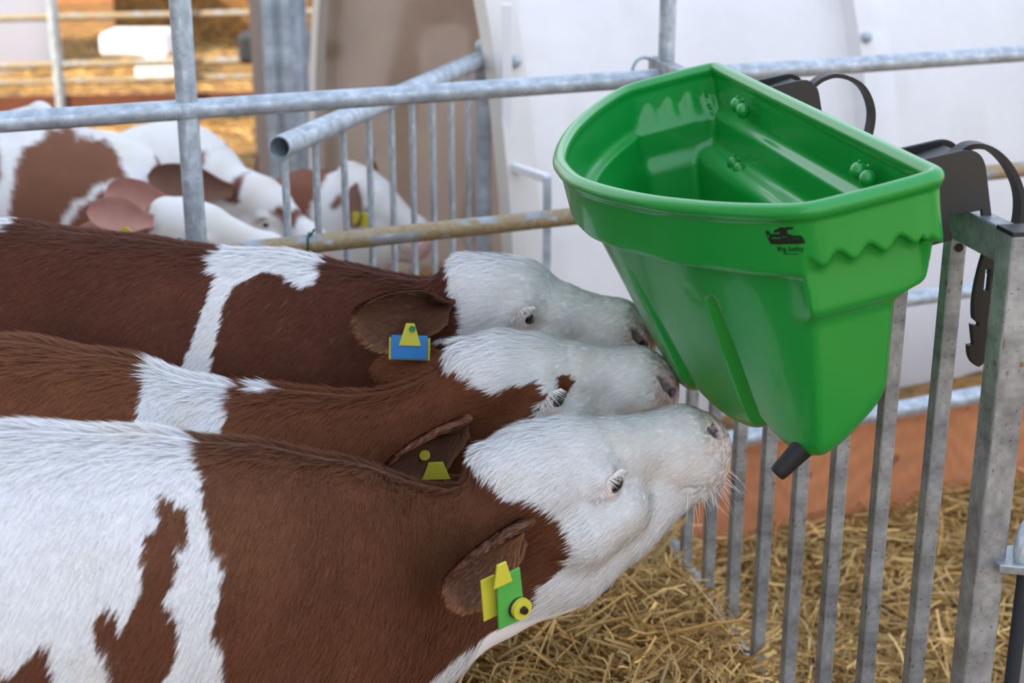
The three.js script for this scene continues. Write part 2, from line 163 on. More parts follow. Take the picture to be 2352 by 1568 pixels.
const gateTex = tile(1024, 1024, (u, v, n) => {
  const s = n(u, v, 30, 1) * 0.5 + n(u, v, 90, 2) * 0.3 + n(u, v, 8, 3) * 0.4; let k = 112 + s * 70, r = 0.8 * sstep(0.74, 0.84, n(u, v, 12, 5) * 0.5 + n(u, v, 64, 6) * 0.5); const sp = n(u, v, 220, 11) > 0.93 ? 0.5 : 1;
  return [mix(k * 0.97, 120, r) * sp, mix(k, 95, r) * sp, mix(k * 1.02, 65, r) * sp];
});
M.gate = mat({ map: rep(gateTex, 2, 2), metalness: 0.5, roughness: 0.48 });
M.green = new THREE.MeshPhysicalMaterial({ color: new THREE.Color(0.003, 0.27, 0.036), roughness: 0.32, clearcoat: 0.35, clearcoatRoughness: 0.08 });
M.black = mat({ color: 0x17181a, roughness: 0.45 });
M.rubber = mat({ color: 0x14161a, roughness: 0.6 });
M.blackPlate = mat({ color: 0x2a2826, roughness: 0.5 });
M.yellow = mat({ color: 0xc8c23a, roughness: 0.5 });
M.blue = mat({ color: 0x2a7cc0, roughness: 0.5 });
M.tagGreen = mat({ color: 0x4ea545, roughness: 0.45 });
M.stud = mat({ color: 0x0d7a4a, roughness: 0.3 });
M.eye = new THREE.MeshPhysicalMaterial({ color: 0x0b0e18, roughness: 0.08, clearcoat: 1 });
M.lash = mat({ color: 0xe9e6e2, roughness: 0.7 });
M.skin = mat({ vertexColors: true, roughness: 0.85 });
M.hair = new THREE.MeshPhysicalMaterial({ roughness: 0.7, specularIntensity: 0.35, side: THREE.DoubleSide });
M.white = mat({ color: 0xe8e9ec, roughness: 0.42, side: THREE.DoubleSide });
const hutchTex = tile(512, 512, (u, v, n) => { const s = n(u, v, 6, 1) * 10 + n(u, v, 40, 2) * 6, r = sstep(0.7, 0.95, n(u, v, 11, 5)) * 5; return [240 + s * 0.5 - r, 241 + s * 0.5 - r, 243 + s * 0.5 - r * 1.4]; });
M.hutch = new THREE.MeshPhysicalMaterial({ map: rep(hutchTex, 1, 1), roughness: 0.5, transmission: 0.26, thickness: 0 });
const insideTex = tile(512, 512, (u, v, n) => { const s = n(u, v, 5, 1) * 26 + n(u, v, 22, 2) * 14, r = sstep(0.6, 0.8, n(u, v, 9, 5)) * 26; return [222 + s * 0.7 - r, 208 + s * 0.7 - r * 1.2, 194 + s * 0.7 - r * 1.4]; });
M.hutchInside = new THREE.MeshPhysicalMaterial({ map: rep(insideTex, 0.8, 0.8), roughness: 0.9, transmission: 0.65, thickness: 0 });
M.flange = mat({ color: 0xd6d3cc, roughness: 0.55 });
const woodTex = tile(1024, 512, (u, v, n) => {
  const g = n(u, v, 3, 1) * 0.5 + n(u + n(u, v, 4, 9) * 0.02, v, 70, 2) * 0.2 + Math.sin((v * 60 + n(u, v, 4, 3) * 9) * 2) * 0.08, k = 0.78 + g * 0.35, sp = n(u, v, 26, 6) > 0.9 ? 0.72 : 1;
  return [218 * k * sp, 142 * k * sp, 94 * k * sp];
});
const woodUp = rep(woodTex, 2, 0.8); woodUp.rotation = Math.PI / 2;
M.board = mat({ map: woodUp, roughness: 0.75 });
M.boardDark = mat({ map: woodUp, color: 0x8a7a70, roughness: 0.8 });
const strawFloorTex = tile(1024, 1024, (u, v, n) => {
  let b = 0; for (let q = 0; q < 4; q++) { const a = q * 0.8 + 0.2, uu = Math.round(Math.cos(a) * 9), vv = Math.round(Math.sin(a) * 9); b = Math.max(b, n((u * uu + v * vv) / 9, (v * uu - u * vv) / 9 * 6, 90, q + 3)); }
  const k = 0.35 + 0.6 * b * n(u, v, 40, 2) + 0.2 * n(u, v, 9, 1);
  return [190 * k, 138 * k, 70 * k];
});
M.floor = mat({ map: rep(strawFloorTex, 1, 1), roughness: 0.95 });
M.earth = mat({ color: 0xb3a894, roughness: 0.95 });
M.steel = mat({ map: rep(galvTex, 1.3, 1.3), metalness: 0.4, roughness: 0.55 });
M.straw = mat({ roughness: 0.6, side: THREE.DoubleSide });
M.bale = mat({ map: rep(strawFloorTex, 1.5, 1.5), roughness: 0.95 });
M.dark = mat({ color: 0x252a30, roughness: 0.7 });
M.sunBlocker = mat({ color: 0xb9b4aa, roughness: 0.9 });

// ---------------------------------------------------------------- ground
// the gate runs from (0.288, -2.959) to (0.541, -1.551); the straw bed on its left is deep, the pen on its right is lower
const gateX = (z) => 0.288 + (z + 2.959) * 0.1797;
const fenceZ = (x) => -2.9 - (x - 0.27) * 0.4496;
function groundY(x, z) {
  const left = sstep(0.14, -0.04, x - gateX(z)) * sstep(-3.6, -3.0, z), bump = (fbm(x * 3 + 7, 0, z * 3) - 0.5) * 0.07;
  return left * (0.13 + 0.05 * sstep(0.0, 0.2, -(x - gateX(z)))) + bump * (0.4 + 0.6 * sstep(-9, -4, z)) + 0.02;
}
{
  const g = new THREE.PlaneGeometry(14, 20, 220, 320).rotateX(-Math.PI / 2).translate(0, 0, -7), p = g.attributes.position, uv = g.attributes.uv;
  for (let i = 0; i < p.count; i++) { const x = p.getX(i), z = p.getZ(i); p.setY(i, groundY(x, z)); uv.setXY(i, x, z); }
  g.computeVertexNormals();
  struct('floor', g, M.floor, 'straw strewn floor of the calf pens');
  struct('ground', new THREE.PlaneGeometry(160, 160).rotateX(-Math.PI / 2).translate(0, -0.12, 0), M.earth, 'pale concrete yard around the pens');
}
// loose straw
{
  const R = rng(11), blade = (bend, w) => {
    const pos = [], idx = [], seg = 3;
    for (let i = 0; i <= seg; i++) { const t = i / seg - 0.5, y = bend * (0.25 - t * t) * 4, ww = w * (1 - 0.25 * Math.abs(t)); pos.push(t, y, -ww, t, y + w * 0.9, 0, t, y, ww); }
    for (let i = 0; i < seg; i++) { const a = i * 3; idx.push(a, a + 1, a + 3, a + 1, a + 4, a + 3, a + 1, a + 2, a + 4, a + 2, a + 5, a + 4); }
    const g = new THREE.BufferGeometry(); g.setAttribute('position', new THREE.Float32BufferAttribute(pos, 3)); g.setIndex(idx); g.computeVertexNormals(); return g;
  };
  const geos = [blade(0.03, 0.012), blade(0.09, 0.010), blade(-0.05, 0.015)], zones = [];
  const bed = thing('loose_straw', 'loose golden straw bedding spread over the pen floor', 'straw'); bed.userData.kind = 'stuff';
  const put = geos.map(() => []), cols = geos.map(() => []), up = V(0, 1, 0), q = new THREE.Quaternion(), q2 = new THREE.Quaternion();
  const add = (x, z, lift, lo, hi, flat, dull) => {
    const k = Math.floor(R() * 3), L = lo + (hi - lo) * R() * R(), y = groundY(x, z) + lift;
    q.setFromAxisAngle(up, R() * Math.PI * 2); q2.setFromAxisAngle(V(0, 0, 1), (R() - 0.5) * flat); q.multiply(q2); q2.setFromAxisAngle(V(1, 0, 0), R() * 6.28); q.multiply(q2);
    const w = L * (0.55 + 0.6 * R()) * (0.12 / Math.max(L, 0.07)) * 1.75; put[k].push(new THREE.Matrix4().compose(V(x, y, z), q, V(L, w, w)));
    const t = R(), v = (0.42 + 1.0 * R() * R() + 0.2 * R()) * dull; cols[k].push(new THREE.Color().setRGB(v * mix(0.80, 0.60, t), v * mix(0.54, 0.34, t), v * mix(0.19, 0.10, t)));
  };
  for (let i = 0; i < 22000; i++) add(-0.35 + R() * 2.2, -1.9 - R() * 1.75, R() * R() * 0.06, 0.05, 0.24, 0.7, 1);
  for (let i = 0; i < 8000; i++) { const z = -1.9 - R() * 1.1; add(gateX(z) - 0.02 - R() * 0.5, z, 0.01 + R() * R() * 0.10, 0.05, 0.22, 1.5, 1); }
  for (let i = 0; i < 16000; i++) add(-2.2 + R() * 2.6, -3.2 - R() * 3.8, R() * R() * 0.06, 0.07, 0.28, 0.7, 1);
  for (let i = 0; i < 12000; i++) add(-4.2 + R() * 5.0, -6.6 - R() * 6.5, R() * R() * 0.07, 0.1, 0.35, 0.8, 1);
  geos.forEach((g, k) => {
    const m = new THREE.InstancedMesh(g, M.straw, put[k].length); m.name = 'straw'; m.userData.kind = 'stuff';
    put[k].forEach((x, i) => { m.setMatrixAt(i, x); m.setColorAt(i, cols[k][i]); }); m.castShadow = m.receiveShadow = true; bed.add(m);
  });
}

// ---------------------------------------------------------------- calf hutch behind the fence
{
  const ax = V(0.912, 0, -0.41), wd = V(-0.41, 0, -0.912), N = V(0.041, 0, -3.62), a = 0.86, b = 1.62, len = 4.4;
  const h = thing('calf_hutch', 'large white plastic calf hutch with an arched opening behind the pipe fence', 'calf hutch');
  const P = (s, th, off) => { const c = Math.cos(th), sn = Math.sin(th), e = 0.86, x = (a + off) * Math.sign(c) * Math.pow(Math.abs(c), e), y = (b + off) * Math.pow(Math.max(sn, 0), e); return V(N.x + ax.x * s + wd.x * (a - x), y, N.z + ax.z * s + wd.z * (a - x)); };
  const vault = (s0, s1, off, ns, th0 = 0, th1 = Math.PI, ripple = 0) => {
    const nt = 64, pos = [], uv = [], idx = [];
    for (let i = 0; i <= ns; i++) for (let j = 0; j <= nt; j++) { const s = mix(s0, s1, i / ns), p = P(s, mix(th0, th1, j / nt), off + ripple * Math.max(0, Math.cos((s - 0.45) * Math.PI * 2 / 0.62)) ** 6); pos.push(p.x, p.y, p.z); uv.push(s, j / nt * 4); }
    for (let i = 0; i < ns; i++) for (let j = 0; j < nt; j++) { const o = i * (nt + 1) + j; idx.push(o, o + 1, o + nt + 1, o + 1, o + nt + 2, o + nt + 1); }
    const g = new THREE.BufferGeometry(); g.setAttribute('position', new THREE.Float32BufferAttribute(pos, 3)); g.setAttribute('uv', new THREE.Float32BufferAttribute(uv, 2)); g.setIndex(idx); g.computeVertexNormals(); return g;
  };
  M.hutch.side = THREE.DoubleSide; M.hutchInside.side = THREE.DoubleSide; M.flange.side = THREE.DoubleSide;
  part('shell', vault(0, 1.06, 0, 60, 0, Math.PI, 0.02), M.hutch, h);
  part('shell', vault(1.10, len, 0.03, 120, 0, Math.PI, 0.02), M.hutch, h);
  part('inside_lining', vault(-0.02, len, -0.025, 30), M.hutchInside, h, 'beige inside of the hutch wall');
  part('joint_flange', join([vault(1.03, 1.13, 0.07, 2), vault(1.03, 1.031, 0.04, 1), ...[0, 1].map((k) => ringFace(1.03 + k * 0.1, 0, 0.07))]), M.hutch, h);
  function ringFace(s, o0, o1) {
    const nt = 64, pos = [], uv = [], idx = [];
    for (let j = 0; j <= nt; j++) for (const o of [o0, o1]) { const p = P(s, j / nt * Math.PI, o); pos.push(p.x, p.y, p.z); uv.push(o, j / nt * 4); }
    for (let j = 0; j < nt; j++) { const o = j * 2; idx.push(o, o + 1, o + 2, o + 1, o + 3, o + 2); }
    const g = new THREE.BufferGeometry(); g.setAttribute('position', new THREE.Float32BufferAttribute(pos, 3)); g.setAttribute('uv', new THREE.Float32BufferAttribute(uv, 2)); g.setIndex(idx); g.computeVertexNormals(); return g;
  }
  part('opening_rim', join([vault(-0.05, 0.03, 0.05, 3), ringFace(-0.05, -0.02, 0.05), ringFace(0.03, 0.0, 0.05), vault(-0.05, 0.03, -0.02, 3)]), M.flange, h, 'grey flanged rim of the opening');
  // closed back end
  { const sh = [], nt = 40, pos = [], idx = []; const c = P(len, Math.PI / 2, -0.8); pos.push(c.x, 0.5, c.z); for (let j = 0; j <= nt; j++) { const p = P(len, j / nt * Math.PI, 0); pos.push(p.x, p.y, p.z); } for (let j = 1; j <= nt; j++) idx.push(0, j, j + 1); const g = new THREE.BufferGeometry(); g.setAttribute('position', new THREE.Float32BufferAttribute(pos, 3)); g.setAttribute('uv', new THREE.Float32BufferAttribute(new Array((nt + 2) * 2).fill(0.3), 2)); g.setIndex(idx); g.computeVertexNormals(); part('end_wall', g, M.hutch, h); }
  for (const th of [0.25, 0.6, 0.95, 1.3]) for (const s of [1.05, 0.0]) { const p = P(s, th, s ? 0.075 : 0.06); part('bolt', ball(p, 0.016), M.steel, h); }
}
// low frame at the foot of the opening
{
  const f = thing('hutch_door_frame', 'white painted frame with a grey post beside the hutch opening', 'frame');
  const a = V(-0.05, 0, -3.74), b = V(0.055, 0, -3.52);
  part('post', bar(V(-0.012, 0, -3.66), V(-0.012, 1.17, -3.66), 0.025, 0.03), M.white, f);
  part('post', bar(V(0.085, 0, -3.5), V(0.085, 0.78, -3.5), 0.02, 0.03), M.steel, f, 'grey steel post');
  part('cross_rail', bar(V(-0.012, 0.775, -3.66), V(0.085, 0.775, -3.5), 0.02, 0.02), M.white, f);
}

// ---------------------------------------------------------------- pipe fence
const FD = V(0.912, 0, -0.41), FP = (s, y) => V(0.27 + FD.x * s, y, -2.9 + FD.z * s);
{
  const f = thing('pipe_fence', 'galvanised pipe fence with long horizontal rails crossing behind the calves', 'fence');
  part('rail', pipe(FP(-2.6, 1.103), FP(2.6, 1.098), 0.0175), M.galv, f);
  part('rail', pipe(FP(-0.895, 0.843), FP(2.6, 0.836), 0.0175), M.galvDirty, f, 'second rail, stained tan by the animals');
  part('rail', pipe(FP(-0.895, 0.57), FP(2.6, 0.568), 0.0175), M.galv, f);
  part('rail', pipe(FP(-0.895, 0.306), FP(2.6, 0.305), 0.02), M.galv, f);
  part('post', pipe(FP(-0.905, 0.0), FP(-0.905, 2.1), 0.0185), M.galv, f);
  part('post', pipe(FP(0.034, 0.0), FP(0.034, 2.1), 0.0165), M.galv, f);
  part('joint', ball(FP(-0.905, 1.101), 0.0225, 1, 1.1, 1), M.galv, f);
  // wire shackle on the post and a green tie on the second rail
  const sh = new THREE.TorusGeometry(0.014, 0.003, 8, 18).scale(0.5, 1.25, 1); const c = FP(-0.932, 0.865); part('shackle', sh.translate(c.x, c.y, c.z + 0.012), M.steel, f);
  const tie = []; const tc = FP(-0.70, 0.842); tie.push(new THREE.TorusGeometry(0.021, 0.0022, 6, 20).rotateY(Math.PI / 2).translate(tc.x, tc.y, tc.z)); tie.push(pipe(V(tc.x, tc.y - 0.02, tc.z + 0.012), V(tc.x - 0.012, tc.y - 0.04, tc.z + 0.014), 0.002), pipe(V(tc.x + 0.004, tc.y + 0.018, tc.z + 0.012), V(tc.x + 0.012, tc.y + 0.032, tc.z + 0.016), 0.002));
  part('twine_tie', join(tie), mat({ color: 0x14503c, roughness: 0.7 }), f, 'short dark green twine knotted around the rail');
  const k = single('kick_board', bar(FP(0.02, 0.125).add(V(-0.02, 0, -0.035)), FP(2.6, 0.125).add(V(-0.02, 0, -0.035)), 0.035, 0.29), M.board, 'reddish brown wooden kick board standing along the foot of the fence', 'board');
}

// ---------------------------------------------------------------- nearer gate that carries the feeder
{
  const g = thing('bar_gate', 'galvanised square bar gate carrying the green feeder', 'gate'), ED = V(0.1769, 0, 0.9842), GP = (s, y) => V(0.288 + ED.x * s, y, -2.959 + ED.z * s), top = 1.135, bot = 0.165;
  part('top_rail', bar(GP(0, top - 0.02), GP(1.425, top - 0.02), 0.026, 0.04, 0.003), M.gate, g);
  part('bottom_rail', bar(GP(0, bot), GP(1.425, bot), 0.026, 0.04, 0.003), M.gate, g);
  for (let i = 0; i < 10; i++) { const s = 1.30 - 0.1405 * i; if (s > 0.01) part('bar', bar(GP(s, bot), GP(s, top - 0.035), 0.021, 0.021, 0.003, ED), M.gate, g); }
  part('post', bar(GP(1.443, 0.03), GP(1.443, top), 0.036, 0.036, 0.004, ED), M.gate, g);
  part('post', bar(GP(0.0, 0.03), GP(0.0, top), 0.03, 0.03, 0.004, ED), M.gate, g);
  part('end_cap', bar(GP(1.443, top - 0.001), GP(1.443, top + 0.004), 0.037, 0.037, 0.001, ED), M.black, g, 'thin black plastic cap');
  const ring = new THREE.TorusGeometry(0.026, 0.0035, 8, 30); const rp = GP(-0.02, 1.105); part('ring', ring.rotateY(0.5).translate(rp.x - 0.022, rp.y, rp.z), M.steel, g);
  const hp = GP(0, 1.072); part('bolt', ball(V(hp.x - 0.028, hp.y - 0.02, hp.z), 0.012), M.steel, g);
  // latch: plate with an eye and a drop rod
  const lp = GP(1.46, 0.745), side = V(0.9842, 0, -0.1769);
  const plate = new THREE.Shape(); plate.moveTo(0, -0.012); plate.lineTo(0.0, 0.022); plate.lineTo(0.035, 0.032); plate.lineTo(0.075, 0.02); plate.lineTo(0.075, -0.024); plate.lineTo(0.03, -0.024); plate.closePath();
  const pg = new THREE.ExtrudeGeometry(plate, { depth: 0.008, bevelEnabled: true, bevelSize: 0.0015, bevelThickness: 0.0015, bevelSegments: 1 }).rotateX(-Math.PI / 2);
  const latch = part('latch_plate', boxUV(pg), M.gate, g); latch.position.copy(lp).addScaledVector(side, 0.005); latch.rotation.y = 0.18;
  const eye = part('latch_eye', new THREE.TorusGeometry(0.02, 0.007, 10, 24), M.steel, latch); eye.position.set(0.034, 0.026, 0); eye.scale.set(0.8, 1.15, 1); eye.rotation.y = 0.7;
  part('drop_rod', pipe(lp.clone().addScaledVector(side, 0.043).add(V(0, -0.72, 0)), lp.clone().addScaledVector(side, 0.043), 0.0085), M.dark, g, 'dark steel drop rod');
  for (const s of [1.30, 0.036]) { const p = GP(s, top - 0.052); part('bolt_hole', new THREE.CylinderGeometry(0.0052, 0.0052, 0.024, 14).rotateX(Math.PI / 2).rotateY(0.178).translate(p.x + 0.0, p.y, p.z + 0.0), M.black, g); }
}
single('white_post', bar(V(0.662, 0, -1.62), V(0.655, 0.60, -1.62), 0.05, 0.05, 0.01), M.white, 'short white post at the right edge beyond the gate end', 'post');

// ---------------------------------------------------------------- small rod gate in front of the hutch
{
  const g = thing('rod_gate', 'thin rod gate hanging open in front of the hutch', 'gate'), y = 1.02, A = V(-0.414, y, -2.61), B = V(-0.069, y, -3.83), at = (t, h) => V(mix(A.x, B.x, t), h, mix(A.z, B.z, t));
  const outer = new THREE.Shape(); outer.absarc(0, 0, 0.0215, 0, Math.PI * 2); const hole = new THREE.Path(); hole.absarc(0, 0, 0.0185, 0, Math.PI * 2); outer.holes.push(hole);
  const L = A.distanceTo(B), tg = new THREE.ExtrudeGeometry(outer, { depth: L, bevelEnabled: false, curveSegments: 28 });
  tg.applyQuaternion(new THREE.Quaternion().setFromUnitVectors(V(0, 0, 1), B.clone().sub(A).normalize())).translate(A.x, A.y, A.z);
  part('top_tube', boxUV(tg), M.galv, g, 'open ended round tube');
  part('bottom_rail', pipe(at(0, 0.2), at(1, 0.2), 0.012), M.galv, g);
  const px = [0.015, 0.125, 0.235, 0.345, 0.45, 0.555, 0.665, 0.775, 0.885];
  for (const t of px) part('rod', pipe(at(t, 0.2), at(t, y - 0.018), 0.0072, 0.0072, false, 10), M.galv, g);
  part('post', bar(at(0.985, 0), at(0.985, y + 0.0), 0.04, 0.04), M.steel, g);
  part('post_cap', ball(at(0.985, y + 0.03), 0.02), M.steel, g);
}

// ---------------------------------------------------------------- steel column and the far side of the yard
{
  const c = thing('steel_column', 'tall weathered galvanised H-section column standing behind the calves', 'column'), x = -0.99, z = -6.4;
  part('flange', bar(V(x, 0, z + 0.09), V(x, 4.2, z + 0.09), 0.21, 0.014), M.steel, c); part('cover_strip', bar(V(x - 0.08, 0, z + 0.11), V(x - 0.08, 4.2, z + 0.11), 0.05, 0.02), mat({ color: 0x9b8c80, roughness: 0.8 }), c, 'brownish cover strip'); part('flange', bar(V(x, 0, z - 0.09), V(x, 4.2, z - 0.09), 0.21, 0.014), M.steel, c); part('web', bar(V(x, 0, z), V(x, 4.2, z), 0.01, 0.17), M.steel, c);
  part('guide_rail', bar(V(x - 0.03, 0, z + 0.11), V(x - 0.03, 4.2, z + 0.11), 0.05, 0.03), M.steel, c); part('guide_rail', bar(V(x + 0.045, 0, z + 0.11), V(x + 0.045, 4.2, z + 0.11), 0.04, 0.03), M.steel, c);
  part('base_plate', bar(V(x, 0, z), V(x, 0.02, z), 0.3, 0.3), M.steel, c);
  c.rotation.y = 0;
}
{
  const f = thing('yard_fence', 'distant galvanised fence with rails across the sunlit yard', 'fence'), z = -8.6;
  for (const [y, r] of [[0.60, 0.02], [0.33, 0.022], [0.235, 0.018]]) part('rail', pipe(V(-4.5, y, z + 0.15), V(0.4, y + 0.06, z - 0.25), r), M.galvDirty, f);
  for (const x of [-3.35, -2.62, -1.9, -0.72]) part('post', pipe(V(x, 0, z), V(x, 1.2, z), 0.03), M.galv, f);
  single('fence_board', bar(V(-4.5, 0.10, z + 0.12), V(0.4, 0.14, z - 0.25), 0.04, 0.12), M.boardDark, 'brown board along the foot of the distant yard fence', 'board');
}
{
  const bale = (x, y, z, w, h, d, turn, label) => { const b = single('straw_bale', boxUV(new RoundedBoxGeometry(w, h, d, 3, 0.04)), M.bale, label, 'straw bale', 'bales in the sunlit yard'); b.position.set(x, y + h / 2, z); b.rotation.y = turn; };
  bale(-2.45, 0.02, -12.6, 1.6, 0.62, 0.8, 0.1, 'golden straw bale lying behind the distant yard fence, leftmost one');
  bale(-0.7, 0.02, -13.6, 1.2, 0.7, 0.8, -0.2, 'golden straw bale lying behind the distant yard fence, rightmost one');
  single('feed_tub', boxUV(new RoundedBoxGeometry(0.47, 0.17, 0.4, 3, 0.05)), M.white, 'sunlit white feed tub standing in the far yard', 'tub').position.set(-2.61, 0.255, -10.5);
  single('small_tub', boxUV(new RoundedBoxGeometry(0.3, 0.14, 0.3, 3, 0.04)), M.white, 'small white tub at the foot of the far feed tub', 'tub').position.set(-2.40, 0.1, -10.2);
  const cr = single('feed_trough', boxUV(new RoundedBoxGeometry(0.66, 0.16, 0.24, 3, 0.03)), M.dark, 'dark feed trough hung on the distant yard fence behind the steel column', 'trough'); cr.position.set(-1.18, 0.49, -8.35);
  // a second hutch far to the left
  const h2 = single('far_hutch', new THREE.CylinderGeometry(0.75, 0.8, 1.5, 40, 1, false, 0, Math.PI * 2), M.white, 'white hutch standing at the far left beyond the yard fence', 'calf hutch'); h2.position.set(-4.2, 0.75, -11.2);
 
  const w = thing('plank_wall', 'sunlit wooden plank wall closing off the far yard', 'wall');
  for (let i = 0; i < 46; i++) part('plank', bar(V(-7 + i * 0.2, 0, -16), V(-7 + i * 0.2, 2.6, -16), 0.19, 0.03), M.board, w);
}
// unseen wall added on the left to keep the sun off the pens
{
  const wall = struct('sun_blocker', boxUV(new THREE.BoxGeometry(0.3, 9, 9.1)), M.sunBlocker, 'tall unseen wall added on the left to shade the pens');
  wall.position.set(-5.2, 4.5, 0.05);
}

// ---------------------------------------------------------------- calves
const HEADCOL = { white: [0.84, 0.83, 0.82], cream: [0.80, 0.72, 0.60] };
function calfField(d) {
  const chains = [];                          // each [k, cones]; a cone is ax ay az bx by bz ra rb zs; k blends the chain into the rest
  const chain = (nodes, k) => { const list = []; for (let i = 0; i < Math.max(1, nodes.length - 1); i++) { const a = nodes[i], b = nodes[Math.min(i + 1, nodes.length - 1)]; list.push([a[0], a[1], a[2], b[0], b[1], b[2], a[3], b[3], (a[4] + b[4]) / 2]); } chains.push([k, list]); };
  const t = d.trunk.map(([x, y, r, zs]) => [x, y - r, 0, r, zs]), r0 = t[0], ext = d.ext ?? 0.25, rump = [r0[0] - ext, r0[1] - 0.01, 0, r0[3] * 0.82, r0[4] * 0.85];
  chain(ext ? [rump, ...t] : t, 0.05);
  for (const ch of d.chains) chain(ch, 0.04);
  const yb = 0.1, xf = t[t.length - 1][0] - 0.06, xr = rump[0] + 0.06;
  for (const s of [-1, 1]) {
    chain([[xf, 0.60, s * 0.09, 0.085, 0.9], [xf + 0.02, 0.42, s * 0.1, 0.05, 1], [xf, 0.20, s * 0.1, 0.032, 1], [xf + 0.02, yb, s * 0.1, 0.034, 1]], 0.03);
    chain([[xr, 0.66, s * 0.08, 0.14, 0.8], [xr + 0.06, 0.50, s * 0.1, 0.09, 0.9], [xr - 0.07, 0.36, s * 0.1, 0.042, 1], [xr - 0.04, 0.18, s * 0.1, 0.033, 1], [xr - 0.01, yb, s * 0.1, 0.034, 1]], 0.03);
  }
  const hd = d.head, S = hd.s, hw = (p) => [hd.o[0] + S * (p[0] * hd.c[0] - p[1] * hd.c[1]), hd.o[1] + S * (p[0] * hd.c[1] + p[1] * hd.c[0]), p[2] * S, p[3] * S, p[4] ?? 1];
  const sh = d.eyeShift || [0, 0], ns = d.noseShift || [0, 0], mv = (p) => [p[0] + sh[0], p[1] + sh[1], ...p.slice(2)], H0 = DATA.HEAD, hs = { ...H0, both: H0.both.map((c, i) => (i < 2 ? c.map(mv) : c)), eye: mv(H0.eye), slit: H0.slit.map(mv), nostril: H0.nostril.map((p) => [p[0] + ns[0], p[1] + ns[1], ...p.slice(2)]) };
  for (const ch of hs.chains.concat(d.extra || [])) chain(ch.map(hw), 0.03);
  for (const ch of hs.both) for (const s of [-1, 1]) chain(ch.map((p) => hw([p[0], p[1], p[2] * s, p[3], p[4]])), 0.016);
  const cuts = [];
  for (const s of [-1, 1]) for (const ch of [hs.slit, hs.nostril, hs.mouth]) for (let i = 0; i + 1 < ch.length; i++) { const a = hw([ch[i][0], ch[i][1], ch[i][2] * s, ch[i][3]]), b = hw([ch[i + 1][0], ch[i + 1][1], ch[i + 1][2] * s, ch[i + 1][3]]); cuts.push([...a.slice(0, 3), ...b.slice(0, 3), a[3], b[3], 1, ch === hs.nostril ? 0.006 : 0.003]); }
  const dist = (c, x, y, z) => {
    const zs = c[8], zz = z / zs, az = c[2] / zs, bz = c[5] / zs, ex = c[3] - c[0], ey = c[4] - c[1], ez = bz - az, px = x - c[0], py = y - c[1], pz = zz - az, ee = ex * ex + ey * ey + ez * ez, h = ee > 1e-10 ? clamp((px * ex + py * ey + pz * ez) / ee, 0, 1) : 0;
    const qx = px - ex * h, qy = py - ey * h, qz = pz - ez * h; return (Math.sqrt(qx * qx + qy * qy + qz * qz) - (c[6] + (c[7] - c[6]) * h)) * Math.min(1, zs);
  };
  const f = (x, y, z) => { let v = 1e3; for (const [k, list] of chains) { let q = 1e3; for (const c of list) { const r = dist(c, x, y, z); q = q > 900 ? r : smin(q, r, 0.006); } v = v > 900 ? q : smin(v, q, k); } for (const c of cuts) { const q = dist(c, x, y, z); if (q < 0.02) v = smax(v, -q, c[9]); } return v; };
  const toHead = (x, y) => { const a = (x - hd.o[0]) / S, b = (y - hd.o[1]) / S; return [a * hd.c[0] + b * hd.c[1], -a * hd.c[1] + b * hd.c[0]]; };
  const nos = []; for (let i = 0; i + 1 < hs.nostril.length; i++) { const a = hw(hs.nostril[i]), b = hw(hs.nostril[i + 1]), e = [b[0] - a[0], b[1] - a[1], b[2] - a[2]]; nos.push([a[0], a[1], a[2], ...e, e[0] ** 2 + e[1] ** 2 + e[2] ** 2, a[3], b[3]]); }
  return { f, hw, toHead, hs, nos };
}
const inside = (p, x, y) => { let c = false; for (let i = 0, j = p.length - 1; i < p.length; j = i++) { const [xi, yi] = p[i], [xj, yj] = p[j]; if ((yi > y) !== (yj > y) && x < (xj - xi) * (y - yi) / (yj - yi) + xi) c = !c; } return c; };
function coatSoft(d, x, y, r) { let w = 0; for (const [a, b] of [[0, 0], [1, 0.3], [-0.3, 1], [-1, -0.3], [0.3, -1]]) w += coat(d, x + a * r, y + b * r); return w / 5; }
function coat(d, x, y) { let w = 0; for (const q of d.paint) if (inside(q.p, x, y)) w = q.w; return w; }

